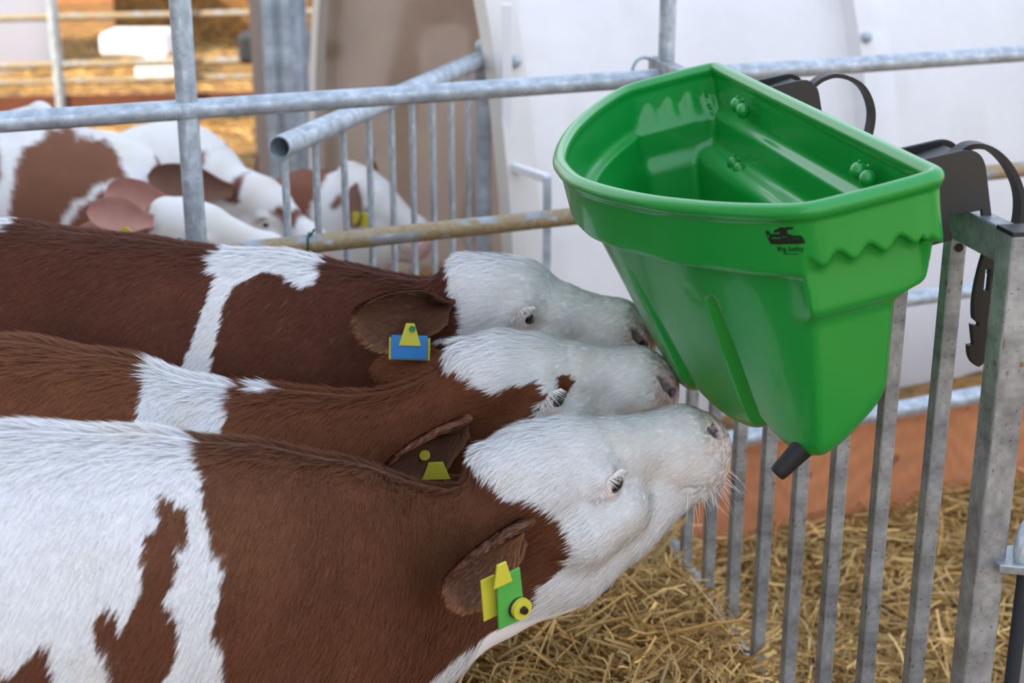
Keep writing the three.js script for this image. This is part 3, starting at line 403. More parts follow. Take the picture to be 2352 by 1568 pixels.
function earMesh(e, thick = 0.0045) {        // a cupped leaf from base to tip; two skins joined at the edge
  const B = V(...e.base), T = V(...e.tip), ax = T.clone().sub(B), L = ax.length(); ax.normalize();
  const n = V(...e.n); n.addScaledVector(ax, -n.dot(ax)).normalize(); const w = new THREE.Vector3().crossVectors(n, ax);
  const nu = 26, nv = 16, pos = [], idx = [], side = [];
  const prof = (u) => e.w * (u < 0.5 ? mix(0.42, 1, sstep(0, 0.5, u)) : Math.sqrt(Math.max(0, 1 - ((u - 0.5) / 0.5) ** 2.4)));
  const Pt = (u, v, s) => { const h = prof(u), ang = v * (0.5 + e.curl * (1.3 - 0.6 * u)), r = h / (0.5 + e.curl * (1.3 - 0.6 * u)), p = B.clone().addScaledVector(ax, L * u).addScaledVector(w, r * Math.sin(ang)).addScaledVector(n, r * (1 - Math.cos(ang)) - e.w * 0.25 * (1 - u)); const nn = n.clone().multiplyScalar(Math.cos(ang)).addScaledVector(w, -Math.sin(ang)); return [p.addScaledVector(nn, s * thick * 0.5 * Math.sqrt(Math.max(0, 1 - v * v)) * (1 + 2 * (1 - u))), nn]; };
  for (const s of [1, -1]) { const o = pos.length / 3; for (let i = 0; i <= nu; i++) for (let j = 0; j <= nv; j++) { const [p] = Pt(i / nu, j / nv * 2 - 1, s); pos.push(p.x, p.y, p.z); side.push(s); } for (let i = 0; i < nu; i++) for (let j = 0; j < nv; j++) { const a = o + i * (nv + 1) + j; if (s > 0) idx.push(a, a + nv + 1, a + 1, a + 1, a + nv + 1, a + nv + 2); else idx.push(a, a + 1, a + nv + 1, a + 1, a + nv + 2, a + nv + 1); } }
  const g = new THREE.BufferGeometry(); g.setAttribute('position', new THREE.Float32BufferAttribute(pos, 3)); g.setIndex(idx); g.computeVertexNormals();
  return { g, side, Pt, ax, n, w, L };
}

const tuftGeo = (() => {                      // a small lock of seven hairs, root at 0, lying along +x, lifted towards +y
  const R = rng(5), pos = [], idx = [], nor = [];
  for (let h = 0; h < 7; h++) {
    const x0 = (R() - 0.5) * 0.5, z0 = (R() - 0.5) * 7, l = 0.75 + 0.5 * R(), dz = (R() - 0.5) * 3.2, lift = 0.8 + 0.4 * R(), w = 0.5, o = pos.length / 3;
    const P = [[0, 0], [0.4, 0.09], [0.75, 0.14], [1, 0.15]];
    P.forEach(([x, y], i) => { const ww = w * [1, 0.9, 0.65, 0][i], zz = z0 + dz * x * x; if (i < 3) { pos.push(x0 + x * l, y * lift, zz - ww, x0 + x * l, y * lift, zz + ww); nor.push(-0.15, 0.98, -0.006, -0.15, 0.98, 0.006); } else { pos.push(x0 + x * l, y * lift, zz); nor.push(-0.15, 0.98, 0); } });
    idx.push(o, o + 1, o + 2, o + 1, o + 3, o + 2, o + 2, o + 3, o + 4, o + 3, o + 5, o + 4, o + 4, o + 5, o + 6);
  }
  const g = new THREE.BufferGeometry(); g.setAttribute('position', new THREE.Float32BufferAttribute(pos, 3)); g.setAttribute('normal', new THREE.Float32BufferAttribute(nor, 3)); g.setIndex(idx); return g;
})();

function makeCalf(d, opt) {
  const F = calfField(d), R = rng(opt.seed), hd = d.head, S = hd.s, root = thing('calf', opt.label, 'calf', 'calves');
  root.position.set(...d.o); root.rotation.y = d.yaw;
  // body and head from one field: a coarse grid for the body, a fine one for the head
  const xs = d.trunk.map((q) => q[0]).concat(d.chains.flat().map((q) => q[0])), hx0 = hd.o[0] - 0.05 * S, ce = opt.cell, ch = opt.headCell;
  const lo = [Math.min(...xs) - (d.ext ?? 0.25) - 0.26, 0.04, -0.26], hi = [hd.o[0] + S * 0.35, Math.max(...d.trunk.map((q) => q[1])) + 0.06, 0.26];
  const body = nets(F.f, lo, hi, ce);
  const corners = [[-0.12, 0.24], [1.08, 0.24], [-0.12, -0.62], [1.08, -0.5]].map((q) => F.hw([q[0], q[1], 0, 0]));
  const head = nets(F.f, [Math.min(...corners.map((q) => q[0])), Math.min(...corners.map((q) => q[1])), -0.42 * S], [Math.max(...corners.map((q) => q[0])), Math.max(...corners.map((q) => q[1])), 0.42 * S], ch);
  const inHead = (x, y) => { const [a] = F.toHead(x, y); return a; };
  const colour = (x, y, z, out) => {
    const w = opt.fur ? coat(d, x, y) : coatSoft(d, x + 0.02 * (fbm(x * 40, y * 40, z * 40) - 0.5), y + 0.03 * (fbm(x * 60 + 5, y * 30, z * 60) - 0.5), opt.cell * 0.6), [hx, hy] = F.toHead(x, y), n = 0.86 + 0.28 * fbm(x * 26, y * 26, z * 26);
    if (w > 0 && w < 1) { for (let k = 0; k < 3; k++) out[k] = mix(opt.brown[k] * n, [0.74, 0.73, 0.71][k], w); } else if (w && !opt.fur) { for (let k = 0; k < 3; k++) out[k] = mix([0.74, 0.73, 0.71][k], [0.66, 0.58, 0.47][k], sstep(0.4, 0.75, fbm(x * 12 + 3, y * 12, z * 12)) * 0.5); } else if (w) { const cr = sstep(0.5, 0.75, fbm(x * 14 + 3, y * 14, z * 14)) * 0.35, c = HEADCOL; for (let k = 0; k < 3; k++) out[k] = mix(c.white[k], c.cream[k], cr) * (0.93 + 0.12 * n - 0.06); } else { const tan = sstep(0.45, 0.75, fbm(x * 4.5 + 11, y * 4.5, z * 4.5)) * 0.5; for (let k = 0; k < 3; k++) out[k] = opt.brown[k] * n * mix(1, [1.35, 1.6, 1.6][k], tan); }
    const pad = sstep(0.83, 0.90, hx + 0.05 * (fbm(x * 45, y * 45, z * 45) - 0.5)) * sstep(-0.17, -0.08, hy) * (d.padK ?? 0.85) * sstep(0.3, 0.5, fbm(x * 60, y * 60, z * 60) + (hx > 0.93 ? 0.25 : 0)), lip = sstep(0.86, 0.97, hx) * 0.25;
    const pk = Math.max(pad, lip); if (pk > 0) for (let k = 0; k < 3; k++) out[k] = mix(out[k], d.nose[k] ** 1.25, pk);
    // slate grey inside of the nostrils
    for (const q of F.nos) { const az = Math.abs(z), h = clamp(((x - q[0]) * q[3] + (y - q[1]) * q[4] + (az - q[2]) * q[5]) / q[6], 0, 1), dd = Math.hypot(x - q[0] - q[3] * h, y - q[1] - q[4] * h, az - q[2] - q[5] * h); if (dd < mix(q[7], q[8], h) * 1.05 + 0.0012) { out[0] = 0.24; out[1] = 0.20; out[2] = 0.23; return 1; } }
    // pink rims of the eyes
    const e = F.hs.eye, de = Math.hypot((hx - e[0]), (hy - e[1])); if (de < 0.075 && w && opt.fur) { const k2 = sstep(0.075, 0.03, de) * 0.6; out[0] = mix(out[0], 0.66, k2); out[1] = mix(out[1], 0.46, k2); out[2] = mix(out[2], 0.42, k2); }
    return pk;
  };
  const paintGeo = (g) => { const p = g.attributes.position, c = new Float32Array(p.count * 3), o = [0, 0, 0]; for (let i = 0; i < p.count; i++) { colour(p.getX(i), p.getY(i), p.getZ(i), o); c.set(o, i * 3); } g.setAttribute('color', new THREE.BufferAttribute(c, 3)); return g; };
  paintGeo(body); paintGeo(head);
  const ears = (d.ears || []).map((e) => { const m = earMesh(e), p = m.g.attributes.position, c = new Float32Array(p.count * 3); for (let i = 0; i < p.count; i++) { const n = 0.8 + 0.4 * fbm(p.getX(i) * 40, p.getY(i) * 40, p.getZ(i) * 40), b = m.side[i] > 0 ? (e.pink ? [0.42, 0.2, 0.16] : [0.16, 0.075, 0.05]) : opt.brown; for (let k = 0; k < 3; k++) c[i * 3 + k] = b[k] * n; } m.g.setAttribute('color', new THREE.BufferAttribute(c, 3)); return m; });
  part('body', mergeGeometries([body, head, ...ears.map((m) => m.g)]), M.skin, root);
  // eyes
  const e = F.hs.eye;
  for (const s of [-1, 1]) {
    const c = F.hw([e[0], e[1], e[2] * s, e[3]]), eye = part('eye', ball(V(c[0], c[1], c[2]), c[3]), M.eye, root);
    if (!opt.lashes) continue;
    const sl = F.hs.slit.map((p) => V(...F.hw([p[0], p[1], p[2] * s, p[3]]).slice(0, 3))), pos = [], idx = [], nrm = V(0, 0, s), al = sl[2].clone().sub(sl[0]).normalize(), across = new THREE.Vector3().crossVectors(al, nrm).normalize().multiplyScalar(s);  // points from the upper lid to the lower
    for (let i = 0; i < 34; i++) {
      const t = i / 33, p = t < 0.5 ? sl[0].clone().lerp(sl[1], t * 2) : sl[1].clone().lerp(sl[2], t * 2 - 1), wide = 0.004 + 0.005 * Math.sin(Math.PI * t), dir = across.clone().addScaledVector(al, (t - 0.55) * 1.3 + (R() - 0.5) * 0.3).normalize();
      p.addScaledVector(across, -wide).addScaledVector(nrm, 0.003); const L = (0.013 + 0.006 * R()) * opt.lashes * (0.4 + 0.6 * Math.sin(Math.PI * t)), o = pos.length / 3, ww = 0.00055;
      for (let k = 0; k <= 3; k++) { const q = k / 3, m = p.clone().addScaledVector(dir, L * q).addScaledVector(nrm, 0.010 * q * (1 - q * 0.5)), a = al.clone().multiplyScalar(ww * (1 - q * 0.9)); pos.push(m.x - a.x, m.y - a.y, m.z - a.z, m.x + a.x, m.y + a.y, m.z + a.z); }
      for (let k = 0; k < 3; k++) { const a = o + k * 2; idx.push(a, a + 1, a + 2, a + 1, a + 3, a + 2); }
    }
    const g = new THREE.BufferGeometry(); g.setAttribute('position', new THREE.Float32BufferAttribute(pos, 3)); g.setIndex(idx); g.computeVertexNormals(); part('eyelashes', g, M.lashMat ||= mat({ color: 0xe9e6e2, roughness: 0.7, side: THREE.DoubleSide }), eye, 'long white eyelashes');
  }
  if (opt.fur) {
    const mats = [], cols = [], o = [0, 0, 0], m4 = new THREE.Matrix4(), W = opt.hairW || 0.00034;
    const add = (p, n, flow, L, c, width = W) => { const x = flow.clone().addScaledVector(n, -flow.dot(n)).normalize(), z = new THREE.Vector3().crossVectors(x, n); m4.makeBasis(x.multiplyScalar(L), n.clone().multiplyScalar(L), z.multiplyScalar(width)).setPosition(p); mats.push(m4.clone()); cols.push(c); };
    const scatter = (g, count, keep) => {
      const P = g.attributes.position, N = g.attributes.normal, I = g.index.array, T = I.length / 3, cum = new Float64Array(T); let tot = 0; const a = V(), b = V(), c = V(), n = V(), p = V();
      const get = (v, i) => v.set(P.getX(i), P.getY(i), P.getZ(i));
      for (let t = 0; t < T; t++) { get(a, I[t * 3]); get(b, I[t * 3 + 1]); get(c, I[t * 3 + 2]); const x = (a.x + b.x + c.x) / 3, y = (a.y + b.y + c.y) / 3, z = (a.z + b.z + c.z) / 3; b.sub(a); c.sub(a); const ar = keep(x, y, z) * b.cross(c).length() / 2; tot += ar; cum[t] = tot; }
      for (let i = 0; i < count; i++) {
        const r = R() * tot; let l = 0, h = T - 1; while (l < h) { const m = (l + h) >> 1; if (cum[m] < r) l = m + 1; else h = m; }
        let u = R(), v = R(); if (u + v > 1) { u = 1 - u; v = 1 - v; } get(a, I[l * 3]); get(b, I[l * 3 + 1]); get(c, I[l * 3 + 2]);
        p.copy(a).addScaledVector(b.sub(a), u).addScaledVector(c.sub(a), v); const q = I[l * 3]; n.set(N.getX(q), N.getY(q), N.getZ(q)).normalize();
        const pink = colour(p.x, p.y, p.z, o), [hx, hy] = F.toHead(p.x, p.y); if (pink > 0.4 && R() < 0.75) continue;
        const hf = sstep(-0.03, 0.12, hx), swirl = (fbm(p.x * 16 + 9, p.y * 16, p.z * 16) - 0.5) * 2;
        // coat direction: back and down on the trunk, straight down on the neck, back from the nose on the face
        const top = sstep(0.75, 0.97, n.y), flow = V(-0.75 + 0.3 * swirl, -0.9 * (1 - top) + 0.02, (n.z >= 0 ? 0.35 : -0.35)); if (hf > 0) flow.lerp(V(-hd.c[0] + swirl * 0.5, -hd.c[1] - 0.55 + swirl * 0.45, swirl * 0.5), hf);
        flow.x += (R() - 0.5) * 0.35; flow.y += (R() - 0.5) * 0.35; flow.z += (R() - 0.5) * 0.35;
        const clump = fbm(p.x * 70, p.y * 70, p.z * 70), face = sstep(0.28, 0.5, hx), poll = hf * (1 - sstep(0.2, 0.45, hx)), L = mix(mix(opt.len * (0.85 + 0.5 * top), opt.len * 1.05, poll), 0.0075, face) * (0.65 + 0.7 * R()) * (hx > 0.8 ? 0.75 : 1);
        const v2 = o[1] > 0.4 ? (0.94 + 0.14 * clump) * (0.96 + 0.08 * R()) : (0.82 + 0.36 * clump) * (0.92 + 0.16 * R()); add(p.clone(), n.clone().addScaledVector(V(R() - 0.5, R() - 0.5, R() - 0.5), 0.25).normalize(), flow, L, new THREE.Color().setRGB(Math.min(0.95, o[0] * v2), Math.min(0.95, o[1] * v2), Math.min(0.95, o[2] * v2)));
      }
    };
    const e2 = F.hs.eye, far = (x, y) => { const [a, b] = F.toHead(x, y); return Math.hypot(a - e2[0], b - e2[1]) > 0.045 ? 1 : 0.0; };
    scatter(body, opt.fur, (x, y, z) => (x > opt.x0 && y > opt.y0 && z > -0.07 && inHead(x, y) < 0.0 ? 1 : 0));
    scatter(head, Math.round(opt.headFur), (x, y, z) => (z > -0.07 ? 1 : 0) * far(x, y) * (inHead(x, y) > -0.02 ? 1 : 0));
    for (const [k, m] of ears.entries()) {     // short coat on both skins, longer hair along the edges
      const E = d.ears[k];
      for (let i = 0; i < opt.earFur; i++) {
        const u = 0.03 + 0.97 * R(), v = R() * 2 - 1, s = R() < 0.5 ? 1 : -1, [p, nn] = m.Pt(u, v * 0.99, s), n = nn.clone().multiplyScalar(s), edge = sstep(0.8, 1, Math.abs(v)), base = E.near ? sstep(0.5, 0.05, u) : 0, flow = m.ax.clone().addScaledVector(m.w, v * 0.5 + base * (v > 0 ? 0.9 : 0.2)).addScaledVector(n, edge * 0.4);
        const c = s > 0 ? [0.19, 0.085, 0.05] : opt.brown, tint = edge * 0.55 + base * (E.w > 0.061 && v > -0.2 ? 0.7 : 0.1) * (R() < 0.7 ? 1 : 0), v2 = 0.7 + 0.5 * R();
        add(p, n, flow, (0.007 + 0.004 * R() + base * 0.016 * (s > 0 ? 1 : 0.5)), new THREE.Color().setRGB(mix(c[0], 0.46, tint) * v2, mix(c[1], 0.22, tint) * v2, mix(c[2], 0.10, tint) * v2));
      }
    }
    const im = new THREE.InstancedMesh(tuftGeo, M.hair, mats.length); mats.forEach((x, i) => { im.setMatrixAt(i, x); im.setColorAt(i, cols[i]); }); im.name = 'fur'; im.userData.kind = 'stuff'; im.castShadow = im.receiveShadow = true; root.add(im);
    // whiskers
    const pos = [], idx = [];
    for (let i = 0; i < opt.whiskers; i++) {
      const s = R() < 0.75 ? 1 : -1, t = R(), hp = F.hw([mix(0.985, 0.80, t * t), mix(-0.06, -0.205, R() ** 0.7), 0, 0]), p = V(hp[0], hp[1], s * (0.01 + 0.035 * R())); for (let k = 0; k < 12; k++) { const dd = F.f(p.x, p.y, p.z), ee = 0.002, gx = F.f(p.x + ee, p.y, p.z) - F.f(p.x - ee, p.y, p.z), gy = F.f(p.x, p.y + ee, p.z) - F.f(p.x, p.y - ee, p.z), gz = F.f(p.x, p.y, p.z + ee) - F.f(p.x, p.y, p.z - ee), l = Math.hypot(gx, gy, gz) || 1; p.x -= dd * gx / l; p.y -= dd * gy / l; p.z -= dd * gz / l; }
      const dir = V(0.7 - 0.9 * t + (R() - 0.5) * 0.4, -0.55 + (R() - 0.5) * 0.5, s * 0.35).normalize(), L = 0.018 + 0.04 * R() * R(), bend = V((R() - 0.5), -0.5 * R(), (R() - 0.5)).multiplyScalar(0.6), o = pos.length / 3, sd = new THREE.Vector3().crossVectors(dir, V(0, 0, 1)).normalize().multiplyScalar(0.00024);
      for (let k = 0; k <= 5; k++) { const q = k / 5, m = p.clone().addScaledVector(dir, L * q).addScaledVector(bend, L * q * q * 0.5), w = 1 - 0.85 * q; pos.push(m.x - sd.x * w, m.y - sd.y * w, m.z - sd.z * w, m.x + sd.x * w, m.y + sd.y * w, m.z + sd.z * w); }
      for (let k = 0; k < 5; k++) { const a = o + k * 2; idx.push(a, a + 1, a + 2, a + 1, a + 3, a + 2); }
    }
    if (pos.length) { const g = new THREE.BufferGeometry(); g.setAttribute('position', new THREE.Float32BufferAttribute(pos, 3)); g.setIndex(idx); g.computeVertexNormals(); const wk = part('whiskers', g, M.lashMat, root); wk.userData.kind = 'stuff'; }
  }
  return { root, F, ears };
}
const BROWN1 = [0.150, 0.054, 0.024], BROWN2 = [0.168, 0.055, 0.022], BROWN3 = [0.110, 0.033, 0.017];
const c1 = makeCalf(DATA.C1, { seed: 21, label: 'nearest calf with white face and brown and white patched flank', cell: 0.010, headCell: 0.0036, brown: BROWN1, fur: 80000, headFur: 46000, earFur: 2600, len: 0.016, x0: -0.32, y0: 0.42, lashes: 1, whiskers: 70 });
const c2 = makeCalf(DATA.C2, { seed: 22, label: 'middle calf with brown cheek and white saddle, between two other calves', cell: 0.010, headCell: 0.0036, brown: BROWN2, fur: 60000, headFur: 36000, earFur: 2200, len: 0.017, x0: -0.32, y0: 0.6, lashes: 1.35, whiskers: 14 });
const c3 = makeCalf(DATA.C3, { seed: 23, label: 'dark red-brown calf with white shoulder stripe and blue ear tag', cell: 0.010, headCell: 0.0036, brown: BROWN3, fur: 60000, headFur: 32000, earFur: 2600, len: 0.013, x0: -0.36, y0: 0.6, lashes: 0.9, whiskers: 8 });
const rear = { cell: 0.009, headCell: 0.005, fur: 0 };
const cA = makeCalf({ ...DATA.A, ext: 0.0 }, { ...rear, seed: 31, brown: [0.17, 0.065, 0.03], label: 'brown calf with white topline at the far left behind the fence' });
const cE = makeCalf({ ...DATA.E, ext: 0.06 }, { ...rear, seed: 32, brown: [0.14, 0.045, 0.024], label: 'white calf with brown eye patch behind the fence post' });
const cD = makeCalf({ ...DATA.D, ext: 0.3 }, { ...rear, seed: 33, brown: [0.2, 0.075, 0.04], label: 'white-faced calf with pink ears right behind the fence post, lowest head' });
const cF = makeCalf({ ...DATA.F, ext: 0.3 }, { ...rear, seed: 34, brown: [0.18, 0.06, 0.028], label: 'white-faced calf seen through the rod gate in front of the hutch' });

// ear tags
function plateGeo(w, h, t, top = 1) { const s = new THREE.Shape(), a = w / 2; s.moveTo(-a, -h); s.lineTo(a, -h); s.lineTo(a * top, 0); s.lineTo(-a * top, 0); s.closePath(); return new THREE.ExtrudeGeometry(s, { depth: t, bevelEnabled: true, bevelSize: 0.0012, bevelThickness: 0.0006, bevelSegments: 2 }); }
{ // nearest calf: green flap over a yellow one, yellow button with a black stud
  const p = DATA.C1.pts.tag, t = new THREE.Group(); t.name = 'ear_tag'; t.userData.label = 'green and yellow ear tag with a round button'; c1.root.add(t); t.position.set(p[0], p[1], p[2] + 0.012); t.rotation.set(0.06, 0.25, 0.1);
  part('back_plate', plateGeo(0.016, 0.052, 0.0015), M.yellow, t).position.set(-0.008, -0.018, -0.012);
  part('front_plate', plateGeo(0.034, 0.066, 0.0018, 0.85), M.tagGreen, t).position.set(0.012, -0.014, 0);
  part('neck', plateGeo(0.022, 0.026, 0.002, 0.45), M.yellow, t).position.set(0.002, 0.004, 0.003);
  const b = part('button', new THREE.CylinderGeometry(0.0125, 0.0125, 0.006, 28).rotateX(Math.PI / 2), M.yellow, t); b.position.set(0.022, -0.062, 0.008);
  part('washer', new THREE.CylinderGeometry(0.0125, 0.0125, 0.002, 28).rotateX(Math.PI / 2).translate(-0.002, 0, -0.0045), M.dark, b); part('stud', new THREE.CylinderGeometry(0.004, 0.005, 0.006, 16).rotateX(Math.PI / 2).translate(0, 0, 0.005), M.black, b);
}
{ // dark calf: yellow neck, blue band, yellow plates
  const p = DATA.C3.pts.tag, t = new THREE.Group(); t.name = 'ear_tag'; t.userData.label = 'yellow ear tag with a blue band and a green stud'; c3.root.add(t); t.position.set(p[0], p[1], p[2] + 0.006); t.rotation.set(-0.1, 0.1, -0.02);
  part('neck', plateGeo(0.029, 0.030, 0.002, 0.35), M.yellow, t).position.set(0, 0.004, 0.007);
  part('band', plateGeo(0.049, 0.032, 0.003), M.blue, t).position.set(-0.001, -0.014, 0.003);
  part('front_plate', plateGeo(0.056, 0.030, 0.002), M.yellow, t).position.set(-0.001, -0.018, 0);
  part('back_plate', plateGeo(0.03, 0.018, 0.002), M.yellow, t).position.set(-0.032, -0.028, -0.03);
  part('stud', new THREE.CylinderGeometry(0.004, 0.0045, 0.006, 16).rotateX(Math.PI / 2), M.stud, t).position.set(0.003, -0.002, 0.012);
}
{ const p = DATA.C2.pts.tag, t = new THREE.Group(); t.name = 'ear_tag'; t.userData.label = 'yellow ear tag half hidden in the ear'; c2.root.add(t); t.position.set(p[0], p[1], p[2] + 0.01); part('front_plate', plateGeo(0.034, 0.022, 0.002, 0.5), M.yellow, t).position.set(0.008, -0.008, 0.004); part('stud', new THREE.CylinderGeometry(0.007, 0.007, 0.003, 20).rotateX(Math.PI / 2), M.yellow, t).position.set(-0.006, 0.004, 0.006); }
{ const p = DATA.D.pts.tag, q = DATA.D.pts.tag2; part('ear_tag', new THREE.CylinderGeometry(0.013, 0.013, 0.003, 20).rotateX(Math.PI / 2).translate(p[0], p[1], p[2] + 0.03), M.yellow, cD.root, 'round yellow ear tag'); part('ear_tag', new THREE.CylinderGeometry(0.013, 0.013, 0.003, 20).rotateX(1.2).translate(q[0], q[1], q[2] + 0.035), M.yellow, cD.root, 'round yellow ear tag'); }
{ const p = DATA.F.pts.tag; part('ear_tag', plateGeo(0.045, 0.035, 0.002).translate(p[0], p[1] + 0.008, p[2] - 0.02), M.yellow, cF.root, 'yellow ear tag'); }

// ---------------------------------------------------------------- green feeder
{
  const D = DATA.FEED, root = thing('calf_feeder', 'bright green plastic calf feeder hung on the gate', 'calf feeder');
  root.applyMatrix4(new THREE.Matrix4().makeBasis(V(...D.e), V(...D.up), V(...D.out)).setPosition(V(...D.O)));
  const half = [[0, 0.331], [0.06, 0.328], [0.12, 0.315], [0.18, 0.296], [0.24, 0.272], [0.29, 0.246], [0.335, 0.219], [0.372, 0.192], [0.40, 0.168], [0.416, 0.148], [0.42, 0.13], [0.42, 0.012], [0.412, 0.002], [0.40, 0.0]];
  const arcs = new THREE.CatmullRomCurve3(half.map(([a, o]) => V(a, o, 0)), false, 'centripetal').getPoints(52).map((p) => [p.x, p.y]);
  const poly = [...arcs, ...arcs.slice(1).reverse().map(([a, o]) => [-a, o])];
  const d2 = (x, y) => { let d = 1e9, s = 1; for (let i = 0, j = poly.length - 1; i < poly.length; j = i++) { const ex = poly[j][0] - poly[i][0], ey = poly[j][1] - poly[i][1], wx = x - poly[i][0], wy = y - poly[i][1], t = clamp((wx * ex + wy * ey) / (ex * ex + ey * ey), 0, 1), bx = wx - ex * t, by = wy - ey * t; d = Math.min(d, bx * bx + by * by); const c1_ = y >= poly[i][1], c2_ = y < poly[j][1], c3_ = ex * wy > ey * wx; if ((c1_ && c2_ && c3_) || (!c1_ && !c2_ && !c3_)) s = -s; } return s * Math.sqrt(d); };
  const lobes = [-0.335, -0.165, 0, 0.165, 0.335], gro = [-0.26, -0.09, 0.09, 0.26];
  const front = (a) => { a = Math.abs(a); for (let i = 0; i + 1 < half.length; i++) if (a <= half[i + 1][0]) return mix(half[i][1], half[i + 1][1], (a - half[i][0]) / (half[i + 1][0] - half[i][0] || 1)); return 0.1; };
  const cap = (x, y, z, A, B, ra, rb) => { const ex = B[0] - A[0], ey = B[1] - A[1], ez = B[2] - A[2], px = x - A[0], py = y - A[1], pz = z - A[2], h = clamp((px * ex + py * ey + pz * ez) / (ex * ex + ey * ey + ez * ez), 0, 1); return Math.hypot(px - ex * h, py - ey * h, pz - ez * h) - mix(ra, rb, h); };
  const wave = (o) => -0.062 + 0.0065 * Math.cos((o - 0.02) / 0.034 * Math.PI * 2) + (o < 0.028 ? -0.012 : 0);
  function open(a, u, o, inner = 0) {                     // the solid outline of the tub, endless upwards
    const dn = Math.max(0, -u), P = d2(a, o);
    const onSide = sstep(0.395, 0.412, Math.abs(a)) * sstep(0.17, 0.15, o);
    let band = smax(P + 0.035 * dn, -u - mix(0.078, inner ? -wave(o) - 0.008 : -wave(o), onSide), inner ? 0.014 : 0.008);
    const rec = sstep(0.012, 0.03, o) * sstep(0.17, 0.15, o) * 0.016;
    let box = smax(smax(Math.abs(a) - 0.419 + 0.02 * dn + rec, o - 0.158 + 0.02 * dn, 0.012), smax(0.20 * dn - o, -u - 0.125, 0.012), 0.012);
    const tp = mix(0.27, 0.03, sstep(0.16, 0.38, Math.abs(a)));
    let low = smax(d2(a, o + 0.024 + tp * Math.max(0, dn - 0.08)), Math.abs(a) - 0.392 + 0.13 * Math.max(0, dn - 0.12), 0.005);
    low = smax(low, 0.036 + 0.16 * dn - o, 0.012);
    let lb = 1e9; for (const c of lobes) lb = Math.min(lb, -0.338 + 0.02 * sstep(0.2, 0.33, Math.abs(c)) + 5.5 * (a - c) * (a - c) - u);
    low = smax(low, smax(lb * 0.8, (-0.262 - 0.85 * (o - 0.083) - u) * 0.76, 0.02), 0.02);
    for (const c of gro) { const fr = front(c); low = smax(low, -cap(a, u, o, [c, -0.135, fr - 0.032], [c * 0.93, -0.40, fr - mix(0.095, 0.075, Math.abs(c) > 0.2 ? 1 : 0)], 0.010, 0.028), 0.006); }
    return smin(smin(box, low, 0.022), band, 0.006);
  }
  const field = (a, u, o) => {
    const s = open(a, u, o), P = d2(a, o), si = open(a, u, o, 1);
    let v = Math.max(smax(s, u, 0.004), -(Math.max(s, si) + 0.0088));
    v = smin(v, Math.hypot(P + 0.0025, u + 0.003) - 0.0098, 0.004);
    return v;
  };
  part('tub', nets(field, [-0.45, -0.36, -0.03], [0.45, 0.025, 0.36], 0.0042), M.green, root);
  // mounting knobs inside the back wall
  for (const [a, u] of [[-0.225, -0.028], [-0.235, -0.115], [0.255, -0.028]]) for (const k of [-1, 1]) { const kn = part('knob', ball(V(a + k * 0.0135, u - (k > 0 ? 0.004 : 0), 0.021 + 0.2 * -u), 0.0115, 1, 1, 0.9), M.green, root); part('knob_nub', ball(V(a + k * 0.0135 + 0.002, u + 0.012, 0.019 + 0.2 * -u), 0.0022), M.green, kn); }
  // what is left of the milk
  { const s = new THREE.Shape(); for (let i = 0; i <= 40; i++) { const a = -0.34 + 0.68 * i / 40, o = Math.max(0.10, front(a) - 0.1); i ? s.lineTo(a, -o) : s.moveTo(a, -o); } s.lineTo(0.34, -0.085); s.lineTo(-0.34, -0.085); s.closePath();
    part('milk_residue', new THREE.ShapeGeometry(s, 8).rotateX(-Math.PI / 2).translate(0, -0.262, 0), new THREE.MeshPhysicalMaterial({ color: 0x8aa83c, roughness: 0.06, side: THREE.DoubleSide }), root, 'shallow yellowish liquid'); }
  // teat
  { const c = new THREE.CatmullRomCurve3([V(0.335, -0.300, 0.150), V(0.335, -0.309, 0.170), V(0.333, -0.339, 0.211)]), L = 0.062, pts = [[0.001, -0.004], [0.0155, -0.004], [0.0160, 0.004], [0.0135, 0.02], [0.0118, 0.04], [0.0108, 0.056], [0.0098, L], [0.0075, L + 0.001], [0.006, L - 0.004], [0.0001, L - 0.006]].map(([r, y]) => new THREE.Vector2(r, y));
    const g = new THREE.LatheGeometry(pts, 28), A = V(0.336, -0.294, 0.158), B = V(0.334, -0.331, 0.210), q = new THREE.Quaternion().setFromUnitVectors(V(0, 1, 0), B.clone().sub(A).normalize()); part('teat', g.applyQuaternion(q).translate(A.x, A.y, A.z), M.rubber, root, 'black rubber teat'); }
  // hook brackets over the gate rail, each of two ribs and a web, with a rubber strap
  for (const [a0, near] of [[0.285, 1], [-0.245, 0]]) {
    const br = new THREE.Group(); br.name = 'hook_bracket'; br.userData.label = 'black hook bracket over the gate rail'; root.add(br);
    const s = new THREE.Shape(); s.moveTo(0.0, -0.10); s.lineTo(0.0, -0.002); s.lineTo(-0.055, -0.004); s.quadraticCurveTo(-0.078, -0.006, -0.079, -0.03); s.lineTo(-0.079, -0.11); s.lineTo(-0.07, -0.11); s.lineTo(-0.07, -0.075); s.lineTo(-0.03, -0.072); s.lineTo(-0.03, -0.10); s.closePath();
    for (const k of [0, 1]) part('rib', new THREE.ExtrudeGeometry(s, { depth: 0.004, bevelEnabled: true, bevelSize: 0.001, bevelThickness: 0.001, bevelSegments: 1 }).rotateY(-Math.PI / 2).translate(a0 + k * 0.062, 0, 0), k ? M.blackPlate : M.black, br);
    part('web', new RoundedBoxGeometry(0.062, 0.004, 0.05, 2, 0.0015).rotateX(0.05).translate(a0 + 0.03, -0.012, -0.035), M.black, br);
  }
